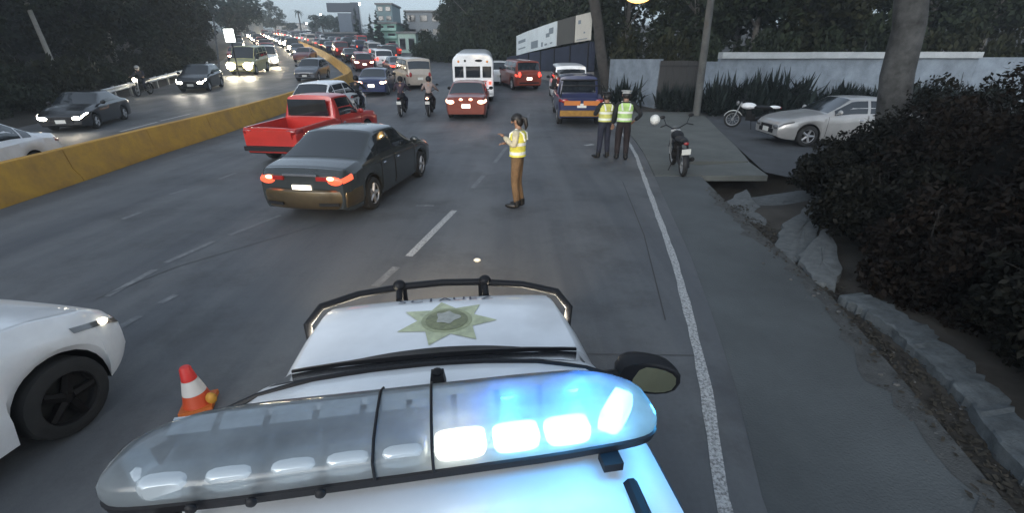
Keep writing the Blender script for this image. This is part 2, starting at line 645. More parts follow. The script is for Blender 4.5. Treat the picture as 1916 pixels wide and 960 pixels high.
# broken concrete apron around the culvert mouth
for k, (poly, zz) in enumerate([([(1335, 378), (1395, 350), (1440, 400), (1425, 470), (1385, 455)], (-.10, .02)),
                                ([(1400, 352), (1510, 345), (1530, 360), (1440, 398)], (-.20, -.06)),
                                ([(1465, 420), (1535, 362), (1560, 380), (1520, 470), (1468, 500), (1440, 470)], (.0, .16)),
                                ([(1490, 480), (1540, 440), (1575, 510), (1560, 540), (1520, 525)], (.05, .2))]):
    q = [G(*p) for p in poly]
    cx = sum(p.x for p in q) / len(q)
    x0, x1 = min(p.x for p in q), max(p.x for p in q)
    f = lambda p: zt(p[1]) + lerp(zz[0], zz[1], (p[0] - x0) / (x1 - x0)) - .04
    pts = []
    for a_, b_ in zip(q, q[1:] + q[:1]):
        for t_ in (0, .17, .36, .52, .7, .86):
            w_ = a_.lerp(b_, t_)
            pts.append((w_.x + random.uniform(-.035, .035), w_.y + random.uniform(-.035, .035)))
    cy = sum(p.y for p in q) / len(q)
    mb = MB()
    mb.grid([[(lerp(cx, x_, k_), lerp(cy, y_, k_), f((lerp(cx, x_, k_), lerp(cy, y_, k_))) + dz_ + random.uniform(-.008, .008)) for x_, y_ in pts] for k_, dz_ in ((1.02, -.3), (1.0, -.06), (.97, -.012), (.8, .0), (.4, .004), (.02, .0))], True)
    tag(mb.obj('concrete_slab', mat('broken concrete', (.110, .119, .122), .92, noise=.25, nscale=9, bump=.35, bscale=45), sharp=30), ['cracked concrete slab tilted at the culvert mouth beside the shoulder', 'sunken concrete slab bridging the dark culvert mouth',
        'raised concrete slab leaning against the dark hedge by the culvert', 'broken concrete lump at the hedge foot above the gutter'][k], 'slab')

# low retaining kerb wall at the hedge foot
kp = [G(p[0], p[1], .12) for p in [(1572, 540), (1620, 562), (1665, 592), (1712, 632), (1760, 675), (1820, 735), (1870, 795), (1925, 868)]]
kp = [(p.x, p.y) for p in kp] + [(3.35, 1.2), (3.2, 0), (3.0, -2)]
mb = MB()
prof = [(0, -.3), (0.012, .022), (.03, .034), (.17, .040), (.33, .046), (.345, -.3)]
rows = []
random.seed(11)
for i in range(len(kp)):
    for s in range(8 if i < len(kp) - 1 else 1):
        t = s / 8
        x, y = (lerp(kp[i][0], kp[i + 1][0], t), lerp(kp[i][1], kp[i + 1][1], t)) if s else kp[i]
        j = .03 * hashn(x * 5, y * 6) + random.uniform(-.014, .014)
        w = 1 + .28 * hashn(x * 3 + 4, y * 4) + random.uniform(-.08, .08)
        rows.append([(x + a * w + j, y + a * .12, zt(y) + b + (random.uniform(-.012, .012) if b > 0 else 0)) for a, b in prof])
mb.grid(rows)
tag(mb.obj('retaining_wall', mat('mossy kerb concrete', (.085, .097, .104), .92, noise=.35, nscale=9, bump=.35, bscale=45), sharp=30), 'low rough pale concrete kerb wall along the foot of the dark hedge', 'wall')

# litter of dead leaves and stones in the gutter
def scatter_quads(n, fn, size):
    mb = MB()
    for _ in range(n):
        p = fn()
        a, b, c = random.uniform(0, 6.3), random.uniform(-.5, .5), random.uniform(-.5, .5)
        R = Matrix.Rotation(a, 3, 'Z') @ Matrix.Rotation(b, 3, 'X') @ Matrix.Rotation(c, 3, 'Y')
        s = size * random.uniform(.5, 1.4)
        mb.add([Vector(p) + R @ Vector(q) for q in ((-s, -s * .5, 0), (s, -s * .5, 0), (s, s * .5, 0), (-s, s * .5, 0))], [(0, 1, 2, 3)], False)
    return mb
def gut():
    y = random.uniform(1.2, 9)
    x = interp(SE, y) + random.gauss(.16, .14)
    return (x, y, max(gz(x, y), zt(y) + .004 if x < interp(SE, y) else -9) + random.uniform(.01, .03))
tag(scatter_quads(2600, gut, .018).obj('leaf_litter', mat('dead leaves', (.035, .030, .022), .9, noise=.5, nscale=20), sharp=0), 'dead brown leaves lying along the concrete gutter', 'litter', kind='stuff')
mb = MB()
for _ in range(420):
    y = random.uniform(1.0, 9.5)
    x = interp(SE, y) + random.gauss(.05, .20)
    s = random.uniform(.005, .014) * (2.2 if random.random() < .06 else 1)
    mb.ell((x, y, max(gz(x, y), zt(y) if x < interp(SE, y) else -9) + s * .3), (s, s * random.uniform(.6, 1.2), s * .6), 6, 4)
tag(mb.obj('gravel', mat('grit', (.09, .09, .088), .9, noise=.4, nscale=30)), 'loose pale stones lying in the gutter beside the shoulder', 'stones', kind='stuff')
g = G(893, 490)
tag(MB().ell((g.x, g.y, .025), (.05, .03, .03), 8, 5).obj('litter_scrap', M['plate']), 'small pale scrap of rubbish on the road behind the standing woman', 'litter')

# ------------------------------------------------------------------ yellow median barrier
YB = worn_paint_mat('weathered yellow paint', (.54, .29, .03), (.36, .19, .035), .34, .60, 1.6)
YT = mat('dusty yellow top', (.52, .34, .08), .8, noise=.3, nscale=2)
def path_at(tab, s0, s1, step):
    P = []
    y = s0
    while y <= s1:
        P.append(Vector((interp(tab, y), y, 0)))
        y += .5
    out = [P[0]]
    acc = 0
    for a, b in zip(P, P[1:]):
        acc += (b - a).length
        if acc >= step:
            out.append(b)
            acc = 0
    return out
bar = thing('median_barrier', 'long yellow concrete barrier between the two carriageways', 'barrier')
bp = path_at(BA, -5, 130, 3.0)
prof = [(-.30, 0), (-.29, .09), (-.17, .30), (-.11, .68), (-.09, .71), (.09, .71), (.11, .68), (.17, .30), (.29, .09), (.30, 0)]
for i in range(len(bp) - 1):
    a, b = bp[i], bp[i + 1]
    d = (b - a).normalized()
    n = Vector((d.y, -d.x, 0))
    a2, b2 = a + d * .012, b - d * .012
    mb = MB()
    mb.sm = False
    R = []
    for q in (a2, b2):
        R.append([(q.x + n.x * x, q.y + n.y * x, zt(q.y) + z) for x, z in prof])
    mb.grid(R)
    k = len(prof)
    mb.add(R[0], [tuple(range(k))], False)
    mb.add(R[1], [tuple(range(k - 1, -1, -1))], False)
    mb.obj('barrier_segment', YB, bar)

# ------------------------------------------------------------------ leaves and trees
import numpy as np
RNG = np.random.default_rng(5)

def leaf_mesh(name, m, n, clumps, size, spread=.5, aspect=.5, extra=None):
    """clumps: list of (x, y, z, r); n leaf quads shared among them"""
    C = np.array(clumps, float)
    w = C[:, 3] ** 2
    idx = RNG.choice(len(C), n, p=w / w.sum())
    d = RNG.normal(size=(n, 3))
    d /= np.linalg.norm(d, axis=1)[:, None]
    rad = C[idx, 3] * RNG.uniform(.25, 1.0, n) ** spread
    ctr = C[idx, :3] + d * rad[:, None] * np.array([1, 1, .8])
    u = RNG.normal(size=(n, 3))
    u /= np.linalg.norm(u, axis=1)[:, None]
    v = np.cross(u, RNG.normal(size=(n, 3)))
    v /= np.linalg.norm(v, axis=1)[:, None]
    s = size * RNG.uniform(.55, 1.35, n)
    u *= s[:, None]
    v *= (s * aspect)[:, None]
    P = np.stack([ctr - u, ctr + v, ctr + u, ctr - v], axis=1).reshape(-1, 3)
    me = bpy.data.meshes.new(name)
    me.vertices.add(4 * n)
    me.vertices.foreach_set('co', P.astype(np.float32).ravel())
    me.loops.add(4 * n)
    me.loops.foreach_set('vertex_index', np.arange(4 * n, dtype=np.int32))
    me.polygons.add(n)
    me.polygons.foreach_set('loop_start', np.arange(0, 4 * n, 4, dtype=np.int32))
    me.materials.append(m)
    me.update(calc_edges=True)
    me.validate()
    return me

def crown_clumps(n, rx, ry, rz, z0, r0, r1):
    out = []
    while len(out) < n:
        x, y, z = random.uniform(-1, 1), random.uniform(-1, 1), random.uniform(-1, 1)
        d = x * x + y * y + z * z
        if d > 1 or d < .12:
            continue
        out.append((x * rx, y * ry, z0 + z * rz, random.uniform(r0, r1)))
    return out

def trunk_mb(h, r0, r1, lean=(0, 0), limbs=6, spread=2.2, top=None, n=9):
    mb = MB()
    k = 7
    pts = [(lean[0] * (i / k) + .05 * sin(i * 2.1), lean[1] * (i / k) + .05 * cos(i * 1.7), h * i / k - .25 * (i == 0)) for i in range(k + 1)]
    rad = [lerp(r0, r1, i / k) * (1.25 if i == 0 else 1) for i in range(k + 1)]
    mb.tube(pts, rad, n)
    for i in range(limbs):
        a = i * 2.4 + random.uniform(-.4, .4)
        z = h * random.uniform(.5, .92)
        f = z / h
        b = Vector((lean[0] * f, lean[1] * f, z))
        L = spread * random.uniform(.6, 1.1)
        q = [b, b + Vector((cos(a) * L * .45, sin(a) * L * .45, L * .35)), b + Vector((cos(a) * L, sin(a) * L, L * .85))]
        mb.tube(q, [r1 * .8, r1 * .5, r1 * .2], 6)
    return mb

LF_DARK = leaf_mat('dark tree leaves', (.011, .017, .011), (.036, .045, .023))
LF_OLIVE = leaf_mat('olive tree leaves', (.010, .013, .007), (.034, .034, .014))
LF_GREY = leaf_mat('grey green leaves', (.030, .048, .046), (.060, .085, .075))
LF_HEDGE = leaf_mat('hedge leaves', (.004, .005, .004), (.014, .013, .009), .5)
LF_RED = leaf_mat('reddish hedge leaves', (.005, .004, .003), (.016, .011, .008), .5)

CROWN, TRUNK = {}, {}
for k in range(4):
    CROWN['broad', k] = leaf_mesh('crown', LF_DARK, 5200, crown_clumps(46, 2.9, 2.9, 3.5, 5.2, .55, 1.15), .17)
    CROWN['tall', k] = leaf_mesh('crown', LF_DARK, 5200, crown_clumps(52, 1.5, 1.5, 5.0, 5.7, .4, .85), .15)
    TRUNK['broad', k] = trunk_mb(6.0, .20, .10, (random.uniform(-.5, .5), random.uniform(-.4, .4)), 8, 2.4).mesh('trunk', M['bark'])
    TRUNK['tall', k] = trunk_mb(8.5, .15, .06, (random.uniform(-.5, .5), 0), 8, 1.3).mesh('trunk', M['bark_pale'])
for k in range(2):
    CROWN['olive', k] = leaf_mesh('crown', LF_OLIVE, 5200, crown_clumps(40, 2.7, 2.7, 3.0, 4.4, .6, 1.2), .17)
    TRUNK['olive', k] = trunk_mb(5.2, .22, .12, (.3, .2), 8, 2.4).mesh('trunk', M['bark_dark'])
cyp = [(random.uniform(-1, 1) * .55 * (1 - z / 8.6) ** .7, random.uniform(-1, 1) * .55 * (1 - z / 8.6) ** .7, z, .5 * (1 - z / 9.2)) for z in frange(.8, 8.3, .22)]
CROWN['cypress', 0] = leaf_mesh('crown', LF_GREY, 2600, cyp, .16)
TRUNK['cypress', 0] = trunk_mb(5, .12, .05, limbs=0).mesh('trunk', M['bark_dark'])
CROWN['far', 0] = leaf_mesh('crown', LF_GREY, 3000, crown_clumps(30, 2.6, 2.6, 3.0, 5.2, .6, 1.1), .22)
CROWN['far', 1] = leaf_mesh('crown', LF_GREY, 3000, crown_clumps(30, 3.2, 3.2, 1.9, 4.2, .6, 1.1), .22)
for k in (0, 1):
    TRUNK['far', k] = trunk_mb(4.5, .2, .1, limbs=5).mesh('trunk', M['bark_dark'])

def tree(kind, k, x, y, s, label, group=None, sx=1., rz=None, name='tree', z=None):
    t = thing(name, label, 'tree', (x, y, (gz(x, y) if z is None else z)), (0, 0, random.uniform(0, 6.28) if rz is None else rz), group)
    t.scale = (s * sx, s * sx, s)
    link('trunk', TRUNK[kind, k], t)
    link('crown', CROWN[kind, k], t)
    return t

# ------------------------------------------------------------------ vehicles
SPEC = {
 'sedan': dict(y1=2.25, y0=-2.25, W=.86, r=.31, yf=1.36, yr=-1.28, clear=.20, zr=1.40, cowl=.95, rf=.22, rr=-.80, rg=-1.62,
    hood=[(-2.25, .84), (-2.15, .93), (-1.7, .985), (-1.4, .99), (.95, .96), (1.5, .90), (1.95, .80), (2.17, .70), (2.25, .60)],
    belt=[(-2.25, .80), (-1.7, .92), (.9, .88), (1.6, .80), (2.1, .68), (2.25, .58)], win=[(.72, -.22), (-.30, -1.08), (-1.13, -1.38)], roofw=.66),
 'hatch': dict(y1=1.95, y0=-1.95, W=.84, r=.30, yf=1.22, yr=-1.22, clear=.19, zr=1.48, cowl=.90, rf=.15, rr=-1.25, rg=-1.88,
    hood=[(-1.95, .84), (-1.88, .95), (-1.3, 1.0), (.9, .98), (1.4, .91), (1.75, .80), (1.9, .70), (1.95, .62)],
    belt=[(-1.95, .82), (-1.5, .95), (.9, .89), (1.4, .80), (1.8, .68), (1.95, .6)], win=[(.68, -.22), (-.30, -1.10), (-1.16, -1.5)], roofw=.66),
 'suv': dict(y1=2.25, y0=-2.25, W=.90, r=.36, yf=1.35, yr=-1.32, clear=.26, zr=1.72, cowl=1.0, rf=.35, rr=-1.85, rg=-2.18,
    hood=[(-2.25, .98), (-2.15, 1.08), (-1.7, 1.12), (1.0, 1.10), (1.6, 1.05), (2.05, .95), (2.2, .84), (2.25, .72)],
    belt=[(-2.25, .92), (-1.7, 1.06), (1.0, 1.02), (1.7, .95), (2.15, .84), (2.25, .7)], win=[(.82, -.18), (-.27, -1.12), (-1.2, -1.92)], roofw=.72),
 'van': dict(y1=2.2, y0=-2.2, W=.86, r=.31, yf=1.4, yr=-1.35, clear=.2, zr=1.82, cowl=1.35, rf=.62, rr=-1.9, rg=-2.14,
    hood=[(-2.2, .88), (-2.12, 1.0), (-1.7, 1.06), (1.3, 1.02), (1.8, .92), (2.1, .78), (2.2, .66)],
    belt=[(-2.2, .84), (-1.7, 1.0), (1.3, .94), (1.8, .84), (2.1, .72), (2.2, .62)], win=[(1.1, .05), (-.03, -1.0), (-1.08, -1.95)], roofw=.74),
 'pickup': dict(y1=2.5, y0=-2.55, W=.87, r=.36, yf=1.52, yr=-1.48, clear=.30, zr=1.68, cowl=1.12, rf=.52, rr=-.42, rg=-.55, cr=-.60, bedz=.72,
    hood=[(-2.55, 1.02), (-.4, 1.06), (1.1, 1.08), (1.7, 1.04), (2.25, .97), (2.42, .87), (2.5, .75)],
    belt=[(-2.55, .99), (-.4, 1.00), (1.1, .99), (1.7, .94), (2.3, .86), (2.5, .72)], win=[(.86, -.28)], roofw=.70),
 'doublecab': dict(y1=2.55, y0=-2.55, W=.88, r=.37, yf=1.55, yr=-1.5, clear=.32, zr=1.74, cowl=1.20, rf=.62, rr=-.86, rg=-1.02, cr=-1.06, bedz=.78,
    hood=[(-2.55, 1.08), (-.8, 1.10), (1.15, 1.10), (1.7, 1.06), (2.3, 1.0), (2.46, .90), (2.55, .78)],
    belt=[(-2.55, 1.05), (-.8, 1.04), (1.1, 1.03), (1.7, .98), (2.35, .9), (2.55, .75)], win=[(.95, .05), (-.02, -.72)], roofw=.72),
 'police': dict(y1=2.22, y0=-3.1, W=.84, r=.36, yf=1.22, yr=-1.9, clear=.30, zr=1.615, cowl=1.24, rf=.52, fdrop=.055, rr=-1.0, rg=-1.2, cr=-1.26, bedz=.75,
    hood=[(-3.1, 1.02), (-1.0, 1.05), (1.1, 1.07), (1.4, 1.065), (1.75, 1.045), (2.0, 1.0), (2.14, .92), (2.22, .78)],
    belt=[(-3.1, .99), (-1.0, .99), (1.1, .99), (1.6, .97), (2.03, .88), (2.22, .74)], win=[(.85, -.05), (-.13, -.95)], roofw=.585, taper=.07),
}
NT = 10

class Shape:
    def __init__(s, kind):
        s.k = kind
        s.__dict__.update(SPEC[kind])
        s.bed = hasattr(s, 'cr')
        s.tp = getattr(s, 'taper', .15)

    def section(s, y, side_bed=None):
        ef = max(0, (y - (s.y1 - .55)) / .55)
        er = max(0, ((s.y0 + .45) - y) / .45)
        hw = s.W * (1 - s.tp * ef ** 2.6 - .11 * er ** 2.6)
        hw *= 1 - .02 * smooth(.3, 2.2, abs(y))
        hood = interp(s.hood, y)
        belt = min(interp(s.belt, y), hood - .02)
        zb = s.clear + .10 * ef ** 3 + .08 * er ** 3
        ra = s.r * 1.17
        for yc in (s.yf, s.yr):
            d = abs(y - yc)
            if d < ra:
                zb = s.r + sqrt(max(0, ra * ra - d * d)) * 1.0
        # cabin
        f = 0.
        if s.rf <= y < s.cowl:
            t = (s.cowl - y) / (s.cowl - s.rf)
            f = t * .93 + .07 * sin(t * pi / 2)
        elif s.rr <= y < s.rf:
            f = 1.
        elif s.rg < y < s.rr:
            t = (y - s.rg) / (s.rr - s.rg)
            f = t * .9 + .1 * sin(t * pi / 2)
        if s.bed and y < s.cr:
            f = 0.
        zr = s.zr - .05 * ((y - (s.rf + s.rr) / 2) / (s.rf - s.rr) * 1.25) ** 2
        zr -= getattr(s, 'fdrop', 0) * smooth(s.rf - .42, s.rf, y)
        top = lerp(hood, zr, f)
        wt = lerp(hw * .90, s.roofw * lerp(hw / s.W, 1, f), f)
        bed = s.bed and ((y < s.cr and y > s.y0 + .055) if side_bed is None else side_bed)
        h = belt - zb
        P = [(hw - .05, zb), (hw - .008, zb + .28 * h), (hw, zb + .62 * h), (hw - .004, belt - .04), (hw - .03, belt)]
        if bed:
            rail = hood
            P[4] = (hw - .012, rail - .02)
            P += [(hw - .025, rail), (hw - .085, rail), (hw - .095, rail - .02), (hw - .10, s.bedz), (hw * .5, s.bedz), (0, s.bedz)]
        else:
            x4, z4 = P[4]
            e = top - lerp(.012, .045, f)
            P += [(lerp(x4, wt, .5) + .022 * f + .006, lerp(z4, e, .5)), (wt, e), (wt - lerp(.03, .06, f), top - lerp(.002, .008, f)),
                  (wt * .62, top + lerp(.012, .018, f)), (wt * .32, top + lerp(.019, .027, f)), (0, top + lerp(.022, .030, f))]
        return P

    def S(s, y, t, side=1):
        P = s.section(y)
        t = max(0, min(NT, t))
        i = min(int(t), NT - 1)
        a = t - i
        return Vector((side * lerp(P[i][0], P[i + 1][0], a), y, lerp(P[i][1], P[i + 1][1], a)))

    def top(s, x, y):
        P = s.section(y)
        x = abs(x)
        for i in range(NT - 1, 5, -1):
            if P[i][0] >= x:
                a, b = P[i], P[i + 1]
                return lerp(b[1], a[1], (x - b[0]) / max(1e-6, a[0] - b[0]))
        return P[6][1]

    def body(s):
        ys = [s.y0 + (s.y1 - s.y0) * i / 30 for i in range(31)]
        ys += [s.y1 - d for d in (.02, .05, .1, .17, .27)] + [s.y0 + d for d in (.02, .05, .1, .18)]
        ra = s.r * 1.17
        for yc in (s.yf, s.yr):
            ys = [y for y in ys if abs(abs(y - yc) - ra) > .05]
            ys += [yc + ra * q for q in (-1.001, -.9995, -.96, -.87, -.72, -.5, -.25, 0, .25, .5, .72, .87, .96, .9995, 1.001)]
        ys += [s.cowl, s.rf, s.rr, s.rg, s.rf - .08, s.rr + .08, lerp(s.cowl, s.rf, .5)]
        if s.bed:
            ys = [y for y in ys if abs(y - s.cr) > .02] + [s.cr + .002, s.cr - .002, s.y0 + .054, s.y0 + .056]
        ys = sorted(set(round(y, 5) for y in ys))
        mb = MB()
        rows = []
        for y in ys:
            P = s.section(y)
            rows.append([(x, y, z) for x, z in P] + [(-x, y, z) for x, z in P[-2::-1]])
        mb.grid([r[::-1] for r in rows])
        o = mb.last
        nc = len(rows[0])
        nr = len(rows)
        for r in (0, nr - 1):
            ring = [o + r * nc + j for j in range(nc)]
            mb.f.append(tuple(ring if r else ring[::-1]))
            mb.m.append(0)
            mb.s.append(False)
        mb.slot = 1
        # underside
        V = []
        for r in rows:
            V += [r[0], r[-1]]
        mb.add(V, [(2 * i, 2 * i + 1, 2 * i + 3, 2 * i + 2) for i in range(nr - 1)], False)
        return mb

    def patch(s, ya, yb, ta, tb, side=0, off=.004, ny=7, nt=5, skirt=True):
        """a sheet lying on the body skin; side 0 = right across to left (ta = start index on both)"""
        P = []
        for i in range(ny + 1):
            y = lerp(ya, yb, i / ny)
            if side:
                P.append([s.S(y, lerp(ta, tb, j / nt), side) for j in range(nt + 1)])
            else:
                h = [s.S(y, lerp(ta, NT, j / nt), 1) for j in range(nt + 1)]
                P.append(h + [Vector((-q.x, q.y, q.z)) for q in h[-2::-1]])
        c = Vector((0, (ya + yb) / 2, .75))
        nr, ncol = len(P), len(P[0])
        Q = []
        for i in range(nr):
            row = []
            for j in range(ncol):
                du = P[min(nr - 1, i + 1)][j] - P[max(0, i - 1)][j]
                dv = P[i][min(ncol - 1, j + 1)] - P[i][max(0, j - 1)]
                n = du.cross(dv)
                if n.length < 1e-8:
                    n = Vector((side, 0, .3))
                n.normalize()
                if n.dot(P[i][j] - c) < 0:
                    n = -n
                row.append(P[i][j] + n * off)
            Q.append(row)
        mb = MB()
        if side >= 0 and yb < ya or side < 0 and yb > ya:
            Q = [r[::-1] for r in Q]
        mb.grid(Q)
        if skirt:
            rim = [(i, 0) for i in range(nr)] + [(nr - 1, j) for j in range(1, ncol)] + [(i, ncol - 1) for i in range(nr - 2, -1, -1)] + [(0, j) for j in range(ncol - 2, 0, -1)]
            V = []
            for i, j in rim:
                a = Q[i][j]
                V += [a, a + (c - a).normalized() * (off + .01)]
            m = len(rim)
            mb.add(V, [(2 * k, 2 * ((k + 1) % m), 2 * ((k + 1) % m) + 1, 2 * k + 1) for k in range(m)], False)
        return mb

WCACHE, VC = {}, {}

def wheel_parts(r, w=.2, dark=False):
    key = (r, dark)
    if key not in WCACHE:
        t = MB()
        t.lathe([(-w / 2, r * .66), (-w / 2 - .004, r * .8), (-w / 2 + .02, r * .96), (-w / 4, r), (w / 4, r), (w / 2 - .02, r * .96), (w / 2 + .004, r * .8), (w / 2, r * .66),
                 (w / 2 - .05, r * .62), (-w / 2 + .05, r * .62), (-w / 2, r * .66)], 26)
        R = MB()
        R.lathe([(-.06, r * .64), (w / 2 - .055, r * .64), (w / 2 - .02, r * .67), (w / 2 - .012, r * .64), (w / 2 - .03, r * .60)], 22)
        R.slot = 1
        R.lathe([(w / 2 - .075, r * .62), (w / 2 - .08, .01)], 22)
        R.slot = 0
        for k in range(5):
            a = 2 * pi * k / 5
            R.tube([(w / 2 - .045, cos(a) * r * .12, sin(a) * r * .12), (w / 2 - .035, cos(a) * r * .62, sin(a) * r * .62)], [r * .13, r * .10], 6)
        R.ell((w / 2 - .045, 0, 0), (.03, r * .17, r * .17), 10, 6)
        rm = M['rim_shade_metal'] if dark else M['rim']
        WCACHE[key] = (t.mesh('wheel', M['tyre']), R.mesh('rim', [rm, M['under']]))
    return WCACHE[key]

def vehicle(kind, label, pos, rot, pnt, lod=1, front='off', rear='off', group=None, name=None, cat='car', dark_rim=False, plate=True, tail=None, lights=True):
    s = Shape(kind)
    root = thing(name or {'pickup': 'pickup_truck', 'doublecab': 'pickup_truck', 'police': 'police_pickup', 'van': 'minivan', 'suv': 'suv'}.get(kind, 'car'), label, cat, pos, rot, group)
    def cached(nm, fn, mats, sharp=40):
        k = (kind, nm, tuple(m.name for m in (mats if isinstance(mats, (list, tuple)) else [mats])))
        if k not in VC:
            VC[k] = fn().mesh(nm.split('|')[0], mats, sharp)
        return VC[k]
    body = link('body', cached('body', s.body, [pnt, M['under']], 32), root)
    # glass
    fw, rw, bw = (.10, .05, .08)
    link('windscreen', cached('windscreen', lambda: s.patch(s.rf + .035, s.cowl - .05, 6.75, 7.5, 0, .004, 6, 5), M['glass']), root)
    if not s.bed:
        link('rear_window', cached('rear_window', lambda: s.patch(s.rr - .05, s.rg + .06, 6.75, 7.5, 0, .004, 6, 5), M['glass']), root)
    else:
        def rwm():
            mb = MB()
            z0, z1 = interp(s.hood, s.cr) + .06, s.zr - .10
            a, b, y = s.roofw * .93, s.roofw * .86, s.cr
            mb.add([(-a, y - .02, z0), (a, y - .02, z0), (b, y - .02, z1), (-b, y - .02, z1), (-a, y + .03, z0), (a, y + .03, z0), (b, y + .03, z1), (-b, y + .03, z1)],
                   [(0, 1, 2, 3), (0, 4, 5, 1), (1, 5, 6, 2), (2, 6, 7, 3), (3, 7, 4, 0)], False)
            return mb
        link('rear_window', cached('rear_window', rwm, M['glass']), root)
    for i, (a, b) in enumerate(s.win):
        for sd in (1, -1):
            link('side_window', cached('side_window|%d%d' % (i, sd), lambda: s.patch(b, a, 4.32, 5.86, sd, .005, 6, 3), M['glass']), root)
    # wheels
    wm, rm = wheel_parts(s.r, .21, dark_rim)
    for yc in (s.yf, s.yr):
        for sd in (1, -1):
            w = link('wheel', wm, root, (sd * (s.W - .125), yc, s.r), (0, 0, 0 if sd > 0 else pi))
            if lod:
                link('rim', rm, w)
    # lamps
    zf = interp(s.belt, s.y1 - .12)
    zb = interp(s.belt, s.y0 + .1)
    hm = {'on': M['head_on'], 'far': M['head_far'], 'off': M['lamp_off']}[front]
    tm = {'on': M['tail_on'], 'brake': M['brake_on'], 'off': M['tail_off'], 'pale': M['tail_pale']}[rear]
    ef = s.W * (1 - s.tp)
    for sd in (1, -1):
        if lod >= 1:
            link('headlight', cached('headlight|%d' % sd, lambda: s.patch(s.y1 - .40, s.y1 - .015, 3.05, 3.95, sd, .008, 6, 3), hm), root)
        hb = link('headlight', cached('headlamp|f%d%s' % (sd, front == 'far'), lambda: MB().ell((sd * ef * .76, s.y1 - .005, zf - .10), (.15, .045, .068) if front != 'far' else (.29, .09, .24), 12, 6), hm), root)  # 'far' lenses are oversized to stand in for headlamp glare
        tall = s.zr > 1.5 and not s.bed
        link('tail_light', cached('tail_light|%d' % sd, lambda: MB().ell((sd * s.W * .72, s.y0 + .0, zb - (.06 if not tall else -.02)), (.14 if not tall else .09, .03, .075 if not tall else .15), 12, 6), tm), root)
        if lod >= 1:
            link('tail_light', cached('tail_light|s%d' % sd, lambda: s.patch(s.y0 + .015, s.y0 + .24, 2.75, 3.9, sd, .008, 4, 3), tm), root)
    if lod >= 1:
        for sd in (1, -1):
            mm = MB().ell((sd * (s.W + .10), s.cowl - .28, interp(s.belt, s.cowl - .3) + .13), (.10, .055, .075), 10, 6)
            mm.tube([(sd * (s.W - .05), s.cowl - .26, interp(s.belt, s.cowl - .3) + .06), (sd * (s.W + .06), s.cowl - .27, interp(s.belt, s.cowl - .3) + .10)], .022, 6)
            link('mirror', cached('mirror|%d' % sd, lambda: mm, M['dark'] if lod == 1 else pnt), root)
        link('grille', cached('grille', lambda: MB().box((0, s.y1 + .004, zf - .12), (ef * .95, .02, .10)).box((0, s.y1 + .004, s.clear + .22), (ef * 1.2, .02, .12)), M['dark']), root)
        link('bumper_strip', cached('bumper_strip', lambda: MB().box((0, s.y0 - .006, s.clear + .22), (s.W * 1.45, .03, .09)), M['dark'] if kind in ('pickup', 'suv', 'doublecab') else pnt), root)
        if plate:
            link('number_plate', cached('number_plate', lambda: MB().box((0, s.y0 - .016, zb - .22), (.34, .02, .15)), M['plate_lit'] if rear != 'off' else M['plate']), root)
            link('number_plate', cached('front_plate', lambda: MB().box((0, s.y1 + .016, s.clear + .24), (.34, .02, .14)), M['plate']), root)
    if lod >= 2:
        for i, (a, b) in enumerate(s.win):
            for sd in (1, -1):
                if i > 1:
                    continue
                d = link('door', cached('door|%d%d' % (i, sd), lambda: s.patch(max(b - .02, s.yr + s.r * 1.25), a + .16 if i == 0 else a + .03, .35, 4.15, sd, .005, 8, 6), pnt), root)
                yh = max(b, s.yr + s.r * 1.2) + .16
                e0, e1 = max(b - .02, s.yr + s.r * 1.25), (a + .16 if i == 0 else a + .03)
                for n_, e in enumerate((e0, e1)):
                    link('seam', cached('seam|%d%d%d' % (i, sd, n_), lambda: MB().tube([s.S(e, tt, sd) + Vector((sd * .004, 0, 0)) for tt in (.45, 1, 1.6, 2.2, 3, 3.6, 4.1)], .006, 4), M['under']), d)
                z = interp(s.belt, yh) - .11
                link('handle', cached('handle|%d%d' % (i, sd), lambda: MB().ell((sd * (s.W + .012), yh, z), (.016, .085, .018), 8, 5), M['chrome']), d)
        for sd in (1, -1):
            link('arch_trim', cached('arch_trim|%d' % sd, lambda: MB().tube([s.S(s.yr - s.r * 1.2 + .0, .05, sd)] + [Vector((sd * (s.W - .035), s.yr - cos(pi * i / 12) * s.r * 1.17, s.r + sin(pi * i / 12) * s.r * 1.17)) for i in range(13)], .012, 5), M['under']), root)
        link('hood_panel', cached('hood_panel', lambda: s.patch(s.cowl + .03, s.y1 - .16, 6.6, 7.4, 0, .004, 9, 5), pnt), root)
        if kind in ('sedan',):
            link('boot_lid', cached('boot_lid', lambda: s.patch(s.y0 + .06, s.rg - .03, 6.6, 7.4, 0, .004, 6, 5), pnt), root)
    return root, s

def headlamp_beams(root, s, power=60, col=(1, .86, .62), spread=70, tilt=6):
    for sd in (1, -1):
        ld = bpy.data.lights.new('headlight_beam', 'SPOT')
        ld.energy = power
        ld.color = col
        ld.spot_size = radians(spread)
        ld.spot_blend = .8
        ld.shadow_soft_size = .08
        o = bpy.data.objects.new('headlight_beam', ld)
        COL.objects.link(o)
        o.parent = root
        o.location = (sd * s.W * .65, s.y1 + .12, interp(s.belt, s.y1 - .12) - .1)
        o.rotation_euler = (radians(90 - tilt), 0, 0)

P_WHITE = paint('white', (.82, .83, .84))
P_GREEN = paint('dark grey green', (.042, .050, .053), .22, .35)
P_RED = paint('red', (.50, .022, .015), .35)
P_SILVER = paint('silver', (.42, .41, .40), .35, .45)
P_BLUE = paint('deep blue', (.018, .026, .085), .3)
P_BLACK = paint('black', (.012, .013, .016), .25)
P_RUST = paint('red brown', (.20, .035, .018), .35)
P_GOLD = paint('champagne', (.46, .40, .34), .35, .3)
P_GREY = paint('grey', (.12, .13, .15), .3, .3)
P_DRED = paint('dark red', (.14, .014, .014), .3)
P_NAVY = paint('navy', (.018, .024, .06), .3)

